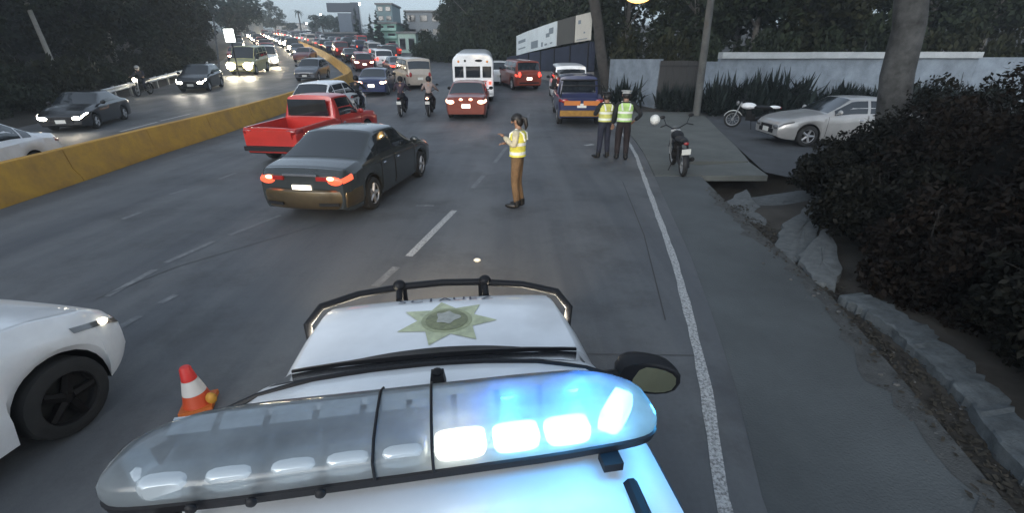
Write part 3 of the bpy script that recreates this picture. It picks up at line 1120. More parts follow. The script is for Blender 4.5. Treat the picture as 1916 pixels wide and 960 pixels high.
# ---- police pickup in the foreground
TH = radians(-7.6)
T0 = Vector((-.208, .72, 0))
pol, ps = vehicle('police', 'white police pickup with a star badge on its hood seen from above its roof', T0, (0, 0, -TH), P_WHITE, 2, 'on', 'on', cat='police truck', name='police_pickup')
for o in list(pol.children):
    if o.name.startswith('mirror'):
        bpy.data.objects.remove(o)
# big black door mirror with glass (only the right one shows past the light bar)
for sd in (1,):
    mb = MB()
    mc = Vector((sd * (1.03 if sd > 0 else .90), 1.03 if sd > 0 else .98, 1.045))
    rows = []
    for i, (dy, k) in enumerate([(-.055, .90), (-.05, 1.0), (0, 1.03), (.05, .95), (.085, .70), (.10, .3)]):
        rows.append([(mc.x + sd * (cos(a) * .135 * k + (.02 * sin(a))), mc.y + dy - .05 * cos(a), mc.z + (abs(sin(a)) ** .7 * (1 if sin(a) > 0 else -1)) * .088 * k) for a in [2 * pi * q / 16 for q in range(16)]])
    mb.grid(rows, True)
    mb.add(rows[-1], [tuple(range(16))])
    mb.add(rows[0], [tuple(range(15, -1, -1))])
    mb.tube([(sd * .80, 1.08, .99), (sd * .92, 1.06, 1.02)], [.04, .035], 8)
    mo = mb.obj('mirror', M['dark'], pol)
    g = MB()
    ring = [(mc.x + sd * (cos(a) * .135 * .80 + .02 * sin(a)), mc.y - .058 - .05 * cos(a), mc.z + (abs(sin(a)) ** .7 * (1 if sin(a) > 0 else -1)) * .088 * .78) for a in [2 * pi * q / 16 for q in range(16)]]
    g.add(ring, [tuple(range(16))], False)
    g.add([(x, y + .01, z) for x, y, z in ring], [tuple(range(15, -1, -1))], False)
    g.obj('mirror_glass', mat('mirror glass', (.42, .40, .26), .05, 1.0), mo)
# cowl, wiper
mb = MB()
rows = []
for yo, dz in ((-.09, .0), (-.08, .026), (-.03, .034), (.02, .032), (.055, .022), (.07, .002)):
    row = []
    for q in range(-14, 15):
        x = .70 * q / 14
        k = 1 - .78 * (x / .70) ** 2
        y = 1.235 + yo * k - .055 * (x / .67) ** 2
        row.append((x, y, ps.top(x, y) + .006 + dz * (.4 + .6 * k)))
    rows.append(row)
mb.grid(rows)
mb.obj('cowl', M['dark'], pol)
mb = MB()
mb.tube([(.55, 1.02, 1.115), (.25, 1.06, 1.135), (-.1, 1.055, 1.14), (-.45, 1.0, 1.115)], [.010, .012, .012, .008], 6)
mb.tube([(-.52, .93, 1.13), (-.35, .96, 1.15), (.05, 1.0, 1.165)], [.008, .010, .006], 6)
mb.obj('wiper', M['dark'], pol)
# front guard bar
mb = MB()
def bar_z(x):
    return .985 - .03 * abs(x)
pts = [(-.90, 1.86, .80), (-.935, 1.94, .92), (-.88, 2.10, .96), (-.64, 2.23, .97), (-.28, 2.30, .98), (0, 2.315, .985), (.28, 2.30, .98), (.64, 2.23, .97), (.88, 2.10, .96), (.935, 1.94, .92), (.90, 1.86, .80)]
pts = [(x * .93, y, z) for x, y, z in pts]
mb.tube(pts, .026, 10)
mb.tube([(-.8, 2.2, .62), (-.3, 2.33, .62), (.3, 2.33, .62), (.8, 2.2, .62)], .03, 8)
for x in (-.29, .29):
    mb.tube([(x, 2.295, .98), (x, 2.35, .5)], .028, 8)
gb = mb.obj('guard_bar', M['dark'], pol)
for x in (-.31, .31):
    MB().ell((x, 2.28, 1.0), (.046, .046, .040), 12, 7).tube([(x, 2.27, .98), (x, 2.18, .93)], .022, 8).obj('spot_lamp', M['dark'], gb)

def hood_sheet(poly_xy, off, nm, m, parent, th=.002):
    """thin sticker that follows the hood"""
    mb = MB()
    mb.add([(x, y, ps.top(x, y) + off) for x, y in poly_xy], [tuple(range(len(poly_xy)))], False)
    return mb.obj(nm, m, parent, sharp=0)
def hood_fan(c, ring, off, nm, m, parent, inner=None, steps=5):
    mb = MB()
    n = len(ring)
    rows = []
    for k in range(steps + 1):
        t = k / steps
        rows.append([((lerp((inner[i][0] if inner else c[0]), ring[i][0], t)), (lerp((inner[i][1] if inner else c[1]), ring[i][1], t))) for i in range(n)])
    mb.grid([[(x, y, ps.top(x, y) + off) for x, y in r] for r in rows], True)
    return mb.obj(nm, m, parent, sharp=0)
BC = (.035, 1.615)
def star_ring(R, r, n=7, ph=.12, sub=6):
    pts = []
    for k in range(2 * n):
        a = pi / 2 + ph + pi * k / n
        b = pi / 2 + ph + pi * (k + 1) / n
        ra, rb = (R, r) if k % 2 == 0 else (r, R)
        for q in range(sub):
            t = q / sub
            pts.append((BC[0] + lerp(cos(a) * ra, cos(b) * rb, t) * 1.05, BC[1] + lerp(sin(a) * ra, sin(b) * rb, t)))
    return pts
ST = mat('badge pale gold', (.50, .53, .33), .4, noise=.25, nscale=14)
ST2 = mat('badge olive', (.20, .21, .10), .4, noise=.35, nscale=22)
ST3 = mat('badge grey', (.40, .40, .35), .4, noise=.2, nscale=30)
badge = hood_fan(BC, star_ring(.285, .165), .0075, 'star_badge', ST, pol)
def circ(r, n=48, c=BC, e=1.0):
    return [(c[0] + cos(2 * pi * k / n) * r * e, c[1] + sin(2 * pi * k / n) * r) for k in range(n)]
hood_fan(BC, circ(.150), .0095, 'badge_ring', mat('badge light olive', (.34, .36, .20), .4, noise=.25, nscale=20), badge)
hood_fan(BC, circ(.125), .0115, 'badge_disc', ST2, badge)
c2 = (BC[0], BC[1] + .025)
hood_fan(c2, [(c2[0] + cos(2 * pi * k / 40) * (.068 + .016 * cos(6 * pi * k / 40)), c2[1] + sin(2 * pi * k / 40) * (.074 + .012 * cos(10 * pi * k / 40))) for k in range(40)], .0135, 'badge_crest', ST3, badge)
# hood lettering
def text_mesh(s, size):
    cu = bpy.data.curves.new('lettering', 'FONT')
    cu.body = s
    cu.size = size
    cu.align_x = 'CENTER'
    cu.resolution_u = 2
    t = bpy.data.objects.new('lettering', cu)
    COL.objects.link(t)
    dg = bpy.context.evaluated_depsgraph_get()
    me = bpy.data.meshes.new_from_object(t.evaluated_get(dg))
    bpy.data.objects.remove(t)
    me.materials.clear()
    return me
LETM = mat('lettering blue black', (.03, .035, .06), .5)
for i, ch in enumerate('SCIAUEZ'):
    me = text_mesh(ch, .125)
    x0 = -.255 + i * .092
    for v in me.vertices:
        X, Y = x0 + v.co.x * 1.05, 1.925 + v.co.y * .72
        v.co = (X, Y, ps.top(X, Y) + .009)
    me.materials.append(LETM)
    link('hood_letter', me, pol)
# roof mouldings, aerial base
for sd in (1, -1):
    MB().grid([[(sd * (.475 + dx), y, ps.top(sd * .475, y) + .005 + (.012 if abs(dx) < .01 else 0)) for dx in (-.017, -.007, .007, .017)] for y in frange(-1.0, .02, .06)]).obj('roof_moulding', M['dark'], pol)
mb = MB()
mb.box((.035, .40, ps.top(.03, .40) + .022), (.05, .05, .045), taper=.75)
mb.ell((.035, .40, ps.top(.03, .40) + .045), (.018, .018, .014), 8, 5)
mb.obj('aerial_base', M['dark'], pol)
# windscreen top seal
MB().tube([(x, .525 - .05 * (x / .6) ** 2, ps.top(x, .52 - .05 * (x / .6) ** 2) + .002) for x in [(-.62 + 1.24 * q / 14) for q in range(15)]], .009, 6).obj('windscreen_seal', M['dark'], pol)
headlamp_beams(pol, ps, 75, (1, .70, .36), 88, 3)

# ---- light bar on the roof
LBZ = 1.672
lb = thing('light_bar', 'clear plastic emergency light bar with lit blue white lamps on the police truck roof', 'light bar', (T0.x + .115 * sin(TH) - .026, T0.y + .088 * cos(TH), 0), (0, 0, -TH + .035))
HL, HD = .592, .120
def lb_ring(z, inset):
    pts = []
    for k in range(48):
        a = 2 * pi * k / 48
        ca, sa = cos(a), sin(a)
        x = (abs(ca) ** .34) * (1 if ca > 0 else -1) * (HL - inset)
        y = (abs(sa) ** .55) * (1 if sa > 0 else -1) * (HD - inset)
        ex = max(0, (abs(x) - (HL - .19)) / .19)
        y = y * (1 - .12 * ex ** 2) - .035 * ex ** 2
        pts.append((x, y, z))
    return pts
mb = MB()
base = [lb_ring(LBZ, .02), lb_ring(LBZ + .004, .004), lb_ring(LBZ + .026, .0), lb_ring(LBZ + .030, .006)]
mb.grid([r[::-1] for r in base[::-1]][::-1], True)
mb.add(base[-1], [tuple(range(48))], False)
mb.add(base[0], [tuple(range(47, -1, -1))], False)
lbase = mb.obj('base', M['dark'], lb)

def dome_mat():
    m = bpy.data.materials.new('clear ribbed plastic')
    m.use_nodes = True
    nt = m.node_tree
    L = nt.links
    for n in list(nt.nodes):
        nt.nodes.remove(n)
    out = nt.nodes.new('ShaderNodeOutputMaterial')
    tr = nt.nodes.new('ShaderNodeBsdfTransparent')
    tr.inputs['Color'].default_value = (.90, .93, .95, 1)
    df = nt.nodes.new('ShaderNodeBsdfDiffuse')
    df.inputs['Color'].default_value = (.55, .60, .63, 1)
    tl = nt.nodes.new('ShaderNodeBsdfTranslucent')
    tl.inputs['Color'].default_value = (.75, .85, .92, 1)
    gl = nt.nodes.new('ShaderNodeBsdfGlossy')
    gl.inputs['Roughness'].default_value = .10
    fr = nt.nodes.new('ShaderNodeFresnel')
    fr.inputs['IOR'].default_value = 1.45
    tc = nt.nodes.new('ShaderNodeTexCoord')
    no = nt.nodes.new('ShaderNodeTexNoise')
    no.inputs['Scale'].default_value = 9
    no.inputs['Detail'].default_value = 5
    L.new(tc.outputs['Object'], no.inputs['Vector'])
    rp = nt.nodes.new('ShaderNodeValToRGB')
    rp.color_ramp.elements[0].position = .3
    rp.color_ramp.elements[1].position = .75
    rp.color_ramp.elements[0].color = (.36, .36, .36, 1)
    rp.color_ramp.elements[1].color = (.60, .60, .60, 1)
    L.new(no.outputs['Fac'], rp.inputs['Fac'])
    m0 = nt.nodes.new('ShaderNodeMixShader')
    m0.inputs['Fac'].default_value = .55
    L.new(df.outputs[0], m0.inputs[1])
    L.new(tl.outputs[0], m0.inputs[2])
    m1 = nt.nodes.new('ShaderNodeMixShader')
    L.new(rp.outputs['Color'], m1.inputs['Fac'])
    L.new(tr.outputs[0], m1.inputs[1])
    L.new(m0.outputs[0], m1.inputs[2])
    m2 = nt.nodes.new('ShaderNodeMixShader')
    L.new(fr.outputs[0], m2.inputs['Fac'])
    L.new(m1.outputs[0], m2.inputs[1])
    L.new(gl.outputs[0], m2.inputs[2])
    L.new(m2.outputs[0], out.inputs['Surface'])
    return m
DOME = dome_mat()
dl = [(.030, .004), (.048, .001), (.066, .004), (.078, .012), (.088, .028), (.094, .052), (.096, .085)]
rings = [lb_ring(LBZ + z, i) for z, i in dl]
mb = MB()
mb.grid(rings, True)
mb.add(rings[-1], [tuple(range(48))])
mb.obj('dome', DOME, lb, sharp=60)
# seams round the dome
for x in (-.055, .065):
    MB().tube([(x, -HD - .003, LBZ + .03), (x, -HD + .0, LBZ + .075), (x, -HD + .045, LBZ + .096), (x, 0, LBZ + .0995), (x, HD - .045, LBZ + .096), (x, HD + .002, LBZ + .07), (x, HD + .003, LBZ + .03)], .0035, 5).obj('seam', M['dark'], lb)
# inner reflector tray and modules
tray = MB().box((0, 0, LBZ + .036), (HL * 1.7, .17, .006)).obj('reflector_tray', mat('reflector grey', (.30, .33, .35), .3, .4, noise=.3, nscale=12), lb)
CHR = mat('reflector silver', (.55, .58, .60), .25, .8, noise=.25, nscale=30)
for i in range(9):
    x = -.46 + i * .105
    MB().box((x, .055, LBZ + .062), (.09, .045, .045), rx=.25).obj('reflector', CHR, tray)
LEDW = mat('lamp white lit', (1, 1, 1), .3, emit=(1.0, .93, .74), estr=1.0)
LEDB = mat('lamp ice blue lit', (.8, .95, 1), .3, emit=(.30, .76, 1.0), estr=1.25)
LEDO = mat('lamp unlit', (.50, .55, .58), .2, .3, coat=.6)
def led_ell(x, w, m, y=-.085, rz=0., h=.026):
    mb = MB()
    R = Matrix.Rotation(rz, 3, 'Z')
    rows = []
    for dy, k in ((.02, 1.0), (-.012, 1.0), (-.022, .92), (-.027, .7)):
        rows.append([Vector((x, y, LBZ + .062)) + R @ Vector(((abs(cos(a)) ** .5) * (1 if cos(a) > 0 else -1) * w * k, dy, (abs(sin(a)) ** .6) * (1 if sin(a) > 0 else -1) * h * k)) for a in [2 * pi * q / 20 for q in range(20)]])
    mb.grid([r[::-1] for r in rows], True)
    mb.add(rows[-1], [tuple(range(20))])
    return mb.obj('lamp', m, lb)
for x, m in ((-.45, LEDO), (-.33, LEDO), (-.21, LEDO), (-.105, LEDO), (.005, LEDO)):
    led_ell(x, .05, m)
led_ell(-.515, .055, LEDO, -.045, -.85, .030)
led_ell(.125, .056, LEDW)
led_ell(.248, .052, LEDB)
led_ell(.365, .052, LEDB)
led_ell(.495, .062, LEDB, -.045, .85, .030)
for x, y in ((-.4, -.122), (-.29, -.126), (-.16, -.128)):
    MB().ell((x, y - .008, LBZ + .03), (.012, .008, .012), 8, 5).obj('screw', M['dark'], lb)
for x in (.46, -.46):
    mb = MB()
    mb.box((x, -.122, LBZ - .010), (.045, .04, .022))
    mb.obj('mount_foot', M['dark'], lb)
for x, y_, e_ in ((.24, -.155, .12), (.36, -.155, .30), (.46, -.155, .38), (.25, .02, .45), (.42, .02, .7), (.66, -.03, .9)):
    ld = bpy.data.lights.new('lamp_glow', 'POINT')
    ld.energy = e_
    ld.color = (.05, .44, 1.0) if y_ < -.01 else (.02, .20, 1.0)
    ld.shadow_soft_size = .03
    o = bpy.data.objects.new('lamp_glow', ld)
    COL.objects.link(o)
    o.parent = lb
    o.location = (x, y_, LBZ + (.10 if y_ < -.1 else .065))

# ------------------------------------------------------------------ other vehicles
R_ = radians
def put(kind, label, px, hd, anchor, pnt, lod=1, sc=1., **kw):
    s = SPEC[kind]
    ax = {'rear': (0, s['y0']), 'front': (0, s['y1']), 'rr': (s['W'] - .05, s['yr']), 'fr': (s['W'] - .05, s['yf']), 'fl': (-s['W'] + .05, s['yf']), 'rl': (-s['W'] + .05, s['yr']),
          'rlc': (-s['W'], s['y0'])}[anchor]
    pos, rot = place(px[0], px[1], R_(hd), (ax[0] * sc, ax[1] * sc))
    r, sh = vehicle(kind, label, pos, rot, pnt, lod, **kw)
    if sc != 1:
        r.scale = (sc, sc, sc)
    return r, sh

SPEC['near'] = dict(SPEC['hatch'], yf=1.38, r=.29)
wc, wsh = put('near', 'white car with wheels darkened for shade passing on the left, cut off by the photo edge', (157, 803), 8, 'fr', P_WHITE, 2, dark_rim=True)  # near-black rims carry the shade inside the wheel arch
MB().ell(wsh.S(wsh.y1 - .16, 3.6, 1), (.035, .05, .028), 10, 6).obj('headlight_glint', mat('dim lamp glint', (.9, .88, .75), .2, emit=(1, .9, .65), estr=1.6), wc)  # glowing blob stands in for the chrome glint on a faintly lit lamp
sd_, ssh = put('sedan', 'dark grey green saloon with lit tail lamps beside the red pickup', (703, 390), 9, 'rr', P_GREEN, 2, .95, rear='brake')
b = ssh
for sd in (1, -1):
    MB().box((sd * .40, b.y0 - .012, .80), (.20, .05, .07)).obj('tail_light', M['tail_off'], sd_)
    MB().ell((sd * .56, b.y0 - .03, .81), (.07, .03, .035), 10, 6).obj('tail_lamp_core', M['brake_core'], sd_)
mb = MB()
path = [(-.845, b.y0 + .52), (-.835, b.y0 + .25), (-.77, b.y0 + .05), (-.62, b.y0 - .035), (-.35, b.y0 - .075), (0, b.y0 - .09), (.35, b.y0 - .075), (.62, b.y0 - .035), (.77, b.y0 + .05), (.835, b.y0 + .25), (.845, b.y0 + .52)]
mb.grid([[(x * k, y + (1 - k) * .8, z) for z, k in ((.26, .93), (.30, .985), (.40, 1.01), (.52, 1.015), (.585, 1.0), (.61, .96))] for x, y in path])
mb.obj('rear_bumper', mat('bumper with painted warm reflection', (.10, .075, .042), .30, .55, noise=.2, nscale=4, coat=.6), sd_)  # gold tone paints the warm headlight reflection onto the bumper
for sd in (1, -1):
    MB().box((sd * .5, b.y0 - .075, .37), (.34, .03, .05), rz=sd * .16).obj('bumper_slot', M['dark'], sd_)
MB().box((.02, b.y0 - .03, .86), (.62, .05, .035)).obj('boot_handle', M['chrome'], sd_)
rp, rsh = put('pickup', 'red pickup truck with an empty open bed in the left lane', (517, 312), 9, 'rear', P_RED, 2, .93, rear='off', plate=False)
MB().box((0, -2.60, .50), (1.5, .12, .12)).obj('rear_bumper', M['dark'], rp)
MB().box((0, -2.575, .86), (1.30, .02, .20)).obj('tailgate_panel', P_RED, rp)
put('hatch', 'white hatchback just ahead of the red pickup by the yellow barrier', (583, 231), 7, 'rear', P_WHITE, 1)
put('sedan', 'deep blue saloon with its number plate lit, behind the motorcycles', (697, 181), -6, 'rear', P_BLUE, 1, rear='pale')
put('van', 'champagne minivan with its left side showing between the motorcycles and the bus', (788, 167), -26, 'rear', P_GOLD, 1, rear='off')
tx_, ts_ = put('sedan', 'red brown taxi with four lit tail lamps right behind the white bus', (873, 226), -1, 'rear', P_RUST, 1, rear='pale')
for x in (-.2, .2):
    MB().ell((x, ts_.y0 - .01, .86), (.07, .03, .04), 10, 6).obj('tail_light', M['tail_pale'], tx_)
put('hatch', 'small white car driving at the right side of the white bus', (934, 160), -4, 'rear', P_WHITE, 1)
put('suv', 'dark red sport utility car turned left below the billboards', (990, 170), -18, 'rear', P_RUST, 1, rear='on')
bt, bsh = put('doublecab', 'blue pickup with an orange lit tailgate parked ahead of the officers', (1086, 239), 2, 'rear', P_BLUE, 1, rear='off')
MB().box((-.36, -2.566, .92), (.60, .03, .16)).box((.36, -2.566, .92), (.60, .03, .16)).obj('reflective_band', mat('orange reflective band', (.55, .17, .03), .5), bt)
MB().box((0, -2.60, .56), (1.62, .12, .20)).obj('rear_bumper', mat('yellow bumper', (.30, .15, .02), .5, noise=.3), bt)
MB().tube([(-.78, -1.15, 1.09), (-.72, -1.2, 1.62), (.72, -1.2, 1.62), (.78, -1.15, 1.09)], .03, 8).tube([(-.78, -2.2, 1.09), (-.72, -2.2, 1.50), (.72, -2.2, 1.50), (.78, -2.2, 1.09)], .03, 8).obj('roll_bar', M['dark'], bt)
put('van', 'white van parked in front of the blue pickup', (1066, 196), 1, 'rear', P_WHITE, 1)
put('sedan', 'silver saloon parked sideways in front of the white wall', (1506, 275), -88, 'fl', P_SILVER, 2)
bk_, ks_ = put('sedan', 'black saloon with lit headlamps driving behind the yellow barrier on the far left', (186, 240), 163, 'fl', P_BLACK, 1, .88, front='on')
put('sedan', 'white saloon partly behind the yellow barrier at the left photo edge', (142, 318), 168, 'rlc', P_WHITE, 1)
bh_, bs_ = put('hatch', 'black hatchback with two bright headlamps on the far carriageway', (360, 173), 166, 'front', P_BLACK, 1, front='on')
mb_, ms_ = put('van', 'pale yellow minibus with very bright headlamps on the far carriageway', (452, 141), 170, 'front', paint('pale yellow', (.45, .44, .22)), 1, sc=1.18, front='far', name='minibus', cat='minibus')
put('hatch', 'grey hatchback with its lamps off near the bend of the yellow barrier', (572, 153), 176, 'front', P_GREY, 1)
put('sedan', 'dark red car seen right behind the grey hatchback on the far carriageway', (563, 117), 172, 'front', P_DRED, 0)
put('hatch', 'dark red hatchback in the lane beside the barrier, ahead of the blue saloon', (684, 134), -22, 'rear', P_DRED, 1, rear='pale')
put('suv', 'white sport utility car ahead of the blue saloon by the green building', (722, 131), -24, 'rear', P_WHITE, 1, rear='on')
put('sedan', 'grey saloon in the middle lane beyond the champagne minivan', (752, 142), -24, 'rear', P_GREY, 1, rear='on')

headlamp_beams(bh_, bs_, 60, (1, .92, .78), 60, 6)
headlamp_beams(mb_, ms_, 160, (1, .93, .70), 70, 6)
headlamp_beams(bk_, ks_, 40, (1, .86, .66), 60, 6)
# the queues that climb the hill, on both sides of the barrier
ORD = ['nearest', 'second', 'third', 'fourth', 'fifth', 'sixth', 'seventh', 'eighth', 'ninth', 'tenth', 'eleventh', 'twelfth', 'thirteenth', 'fourteenth', 'fifteenth',
       'sixteenth', 'seventeenth', 'eighteenth', 'nineteenth', 'twentieth', 'twenty first', 'twenty second']
PAL = [(P_WHITE, 'white'), (P_SILVER, 'silver'), (P_DRED, 'dark red'), (P_BLACK, 'black'), (P_GREY, 'grey'), (P_NAVY, 'navy'), (P_RED, 'red'), (P_GOLD, 'champagne')]
KN = {'sedan': 'saloon', 'hatch': 'hatchback', 'suv': 'sport utility car', 'van': 'van'}
random.seed(21)
def queue(lane, off, y0, y1, step, away, lname):
    y, i = y0, 0
    while y < y1 and i < 22:
        a = Vector((interp(BA, y - 3), y - 3))
        c = Vector((interp(BA, y + 3), y + 3))
        d = (c - a).normalized()
        n = Vector((d.y, -d.x))
        q = Vector((interp(BA, y), y)) + n * off
        hd = atan2(d.x, d.y) + (0 if away else pi)
        k = random.choice(['sedan', 'hatch', 'suv', 'sedan', 'van'])
        p, pn = random.choice(PAL)
        fr, re = ('off', random.choice(['on', 'on', 'brake', 'off'])) if away else (random.choice(['far', 'far', 'on']), 'off')
        v_, vs_ = vehicle(k, '%s %s, %s in the %s' % (pn, KN[k], ORD[i], lname), (q.x, q.y, zt(q.y)), slope_rot(q.y, hd), p, 0, fr, re,
                'cars queuing uphill' if away else 'cars coming downhill')
        if not away and i < 3:
            headlamp_beams(v_, vs_, 90, (1, .84, .58), 70, 6)
        y += step * random.uniform(.8, 1.35)
        i += 1
queue(0, 2.0, 47, 170, 6.4, True, 'uphill lane right beside the barrier')
queue(1, 5.2, 51, 175, 6.8, True, 'middle uphill lane')
queue(2, 8.4, 62, 175, 7.4, True, 'outer uphill lane')
queue(3, -2.6, 66, 190, 8.0, False, 'downhill lane beside the barrier')
queue(4, -6.2, 54, 190, 8.4, False, 'middle downhill lane')
queue(5, -9.6, 62, 190, 9.0, False, 'outer downhill lane')

# white bus seen from behind
def rrect(w, h, z0, r, n=5):
    pts = []
    for cx, cz, a0 in ((w / 2 - .06, z0 + .06, -pi / 2), (w / 2 - r, z0 + h - r, 0), (-w / 2 + r, z0 + h - r, pi / 2), (-w / 2 + .06, z0 + .06, pi)):
        rr = .06 if cz < z0 + .1 else r
        for i in range(n + 1):
            a = a0 + pi / 2 * i / n
            pts.append((cx + cos(a) * rr, cz + sin(a) * rr))
    return pts
pos, rot = place(887, 193, R_(-3), (0, 0))
bus = thing('bus', 'small white bus seen from behind with three dark rear windows', 'bus', pos, rot)
bus.scale = (.92, .92, .80)
mb = MB()
rows = []
for y, k, dz in ((0, .93, -.10), (.03, .97, -.05), (.12, 1, -.01), (.3, 1, 0), (3, 1, .02), (6.6, 1, 0), (6.8, .97, -.06), (6.9, .9, -.2)):
    rows.append([(x * k, y, z + dz * smooth(1.5, 2.8, z)) for x, z in rrect(2.26, 2.55, .42, .52)])
mb.grid([r[::-1] for r in rows], True)
mb.add(rows[0], [tuple(range(len(rows[0])))], False)
mb.add(rows[-1], [tuple(range(len(rows[0]) - 1, -1, -1))], False)
mb.obj('body', P_WHITE, bus, 35)
for x, w in ((-.76, .42), (0, .72), (.76, .42)):
    f = MB().box((x, -.012, 1.90), (w + .06, .02, .66)).obj('rear_window_frame', M['dark'], bus)
    MB().box((x, -.024, 1.90), (w, .012, .60)).obj('window_pane', M['glass'], f)
for x, w in ((-.42, .12), (.32, .42), (.78, .12), (-.78, .12)):
    MB().ell((x, -.005, 2.60 - .12 * abs(x)), (w / 2, .03, .075), 10, 6).obj('marker_lamp', M['under'] if abs(x) < .5 else M['amber'], bus)
MB().ell((-.72, .25, 2.86), (.20, .16, .12), 10, 6).obj('roof_vent', P_WHITE, bus)
for i in range(5):
    for sx in (-1, 1):
        MB().box((sx * 1.128, 1.1 + i * 1.1, 1.95), (.02, .95, .62)).obj('side_window', M['glass'], bus)
for sx in (-1, 1):
    MB().box((sx * .92, -.02, 1.25), (.14, .04, .18)).obj('tail_light', M['tail_on'], bus)
    MB().box((sx * .62, -.02, 1.22), (.16, .04, .16)).obj('tail_light', M['tail_off'], bus)
MB().box((0, -.015, 1.36), (1.5, .02, .05)).obj('red_stripe', mat('red stripe', (.4, .04, .03), .5), bus)
MB().box((0, -.06, .74), (2.2, .14, .22)).obj('rear_bumper', P_WHITE, bus)
MB().box((0, -.02, 1.02), (.36, .03, .16)).obj('number_plate', M['plate'], bus)
wm, rm = wheel_parts(.42, .26)
for y in (1.4, 5.4):
    for sx in (-1, 1):
        w = link('wheel', wm, bus, (sx * .98, y, .42), (0, 0, 0 if sx > 0 else pi))
        link('rim', rm, w)

# ------------------------------------------------------------------ motorcycles
MOTO = {}
def motorcycle(label, pos, rot, col, head='off', rear='off', lean=0., group=None, white=False):
    t = thing('motorcycle', label, 'motorcycle', pos, (rot[0], lean, rot[2]), group)
    def c(nm, fn, m):
        k = (nm, m.name)
        if k not in MOTO:
            MOTO[k] = fn().mesh(nm.split('|')[0], m)
        return MOTO[k]
    def tyre():
        mb = MB()
        mb.lathe([(-.05, .235), (-.055, .265), (-.03, .295), (0, .305), (.03, .295), (.055, .265), (.05, .235), (0, .228), (-.05, .235)], 24)
        return mb
    def rim():
        mb = MB()
        mb.lathe([(-.03, .236), (-.03, .215), (.03, .215), (.03, .236)], 22)
        mb.lathe([(-.05, .001), (-.05, .04), (.05, .04), (.05, .001)], 10)
        for k in range(10):
            a = 2 * pi * k / 10
            mb.tube([(.02 * (-1) ** k, cos(a) * .03, sin(a) * .03), (0, cos(a + .2) * .22, sin(a + .2) * .22)], .005, 4)
        return mb
    for y in (.64, -.62):
        w = link('wheel', c('wheel', tyre, M['tyre']), t, (0, y, .305))
        link('rim', c('rim', rim, M['steel']), w)
    link('frame', c('frame', lambda: MB().tube([(0, .42, .86), (0, .30, .45), (0, -.05, .33), (0, -.3, .42), (0, -.62, .305)], .022, 6).tube([(0, .42, .86), (0, .1, .72), (0, -.3, .70), (0, -.75, .78)], .022, 6)
                    .tube([(.09, -.3, .42), (.10, -.62, .305)], .018, 6).tube([(-.09, -.3, .42), (-.10, -.62, .305)], .018, 6).tube([(.10, -.62, .305), (.10, -.5, .70)], .025, 6).tube([(-.10, -.62, .305), (-.10, -.5, .70)], .025, 6), M['dark']), t)
    link('engine', c('engine', lambda: MB().box((0, .05, .42), (.24, .30, .20)).box((0, .12, .58), (.17, .18, .20), rx=-.3).lathe([(-.15, .001), (-.15, .1), (.15, .1), (.15, .001)], 12, c=(0, -.02, .4)), M['rim_shade_metal']), t)
    link('fuel_tank', c('fuel_tank', lambda: MB().ell((0, .18, .82), (.145, .27, .12), 14, 8), col), t)
    link('seat', c('seat', lambda: MB().ell((0, -.30, .80), (.13, .40, .06), 14, 7).ell((0, -.05, .80), (.10, .14, .05), 12, 6), M['dark']), t)
    link('tail_cowl', c('tail_cowl', lambda: MB().ell((0, -.68, .82), (.085, .20, .06), 12, 6), col), t)
    link('front_fender', c('front_fender', _ff, M['plate'] if white else col), t)
    link('rear_fender', c('rear_fender', _rf, M['dark']), t)
    fk = link('fork', c('fork', lambda: MB().tube([(.085, .64, .305), (.085, .43, .92)], .022, 7).tube([(-.085, .64, .305), (-.085, .43, .92)], .022, 7).box((0, .43, .90), (.22, .06, .04)), M['steel']), t)
    link('handlebar', c('handlebar', lambda: MB().tube([(-.38, .28, 1.03), (-.24, .36, 1.06), (-.08, .42, .96), (.08, .42, .96), (.24, .36, 1.06), (.38, .28, 1.03)], .014, 6), M['dark']), fk)
    hl = link('headlight', c('headlight', lambda: MB().ell((0, .55, .90), (.09, .07, .09), 12, 8), M['head_on'] if head == 'on' else M['lamp_off']), t)
    link('tail_light', c('tail_light', lambda: MB().ell((0, -.88, .80), (.06, .03, .035), 10, 6), {'off': M['tail_off'], 'on': M['tail_pale']}[rear]), t)
    link('number_plate', c('number_plate', lambda: MB().box((0, -.90, .62), (.19, .012, .13), rx=.25), M['plate']), t)
    link('exhaust', c('exhaust', lambda: MB().tube([(.09, .2, .45), (.14, 0, .26), (.16, -.3, .30), (.17, -.75, .42)], [.02, .022, .045, .05], 9), M['rim_shade_metal']), t)
    link('stand', c('stand', lambda: MB().tube([(-.1, .0, .3), (-.24, -.06, .01)], .012, 6), M['dark']), t)
    for sx in (1, -1):
        link('mirror', c('mirror|%d' % sx, lambda: MB().tube([(sx * .24, .36, 1.06), (sx * .30, .35, 1.22)], .008, 5).ell((sx * .33, .35, 1.25), (.065, .018, .042), 12, 6), M['dark']), t)
    return t
def _ff():
    mb = MB()
    mb.grid([[(x, .64 + cos(a) * (.345 - abs(x) * .3), .305 + sin(a) * (.345 - abs(x) * .3)) for x in (-.065, -.03, 0, .03, .065)] for a in [radians(q) for q in range(20, 151, 13)]])
    return mb
def _rf():
    mb = MB()
    mb.grid([[(x, -.62 + cos(a) * (.35 - abs(x) * .3), .305 + sin(a) * (.35 - abs(x) * .3)) for x in (-.07, -.03, 0, .03, .07)] for a in [radians(q) for q in range(60, 200, 14)]])
    return mb

p, r = place(1277, 330, R_(8), (0, -.62))
mk = motorcycle('black motorcycle parked on its stand on the shoulder near the officers', p, r, M['dark'], lean=-.10)
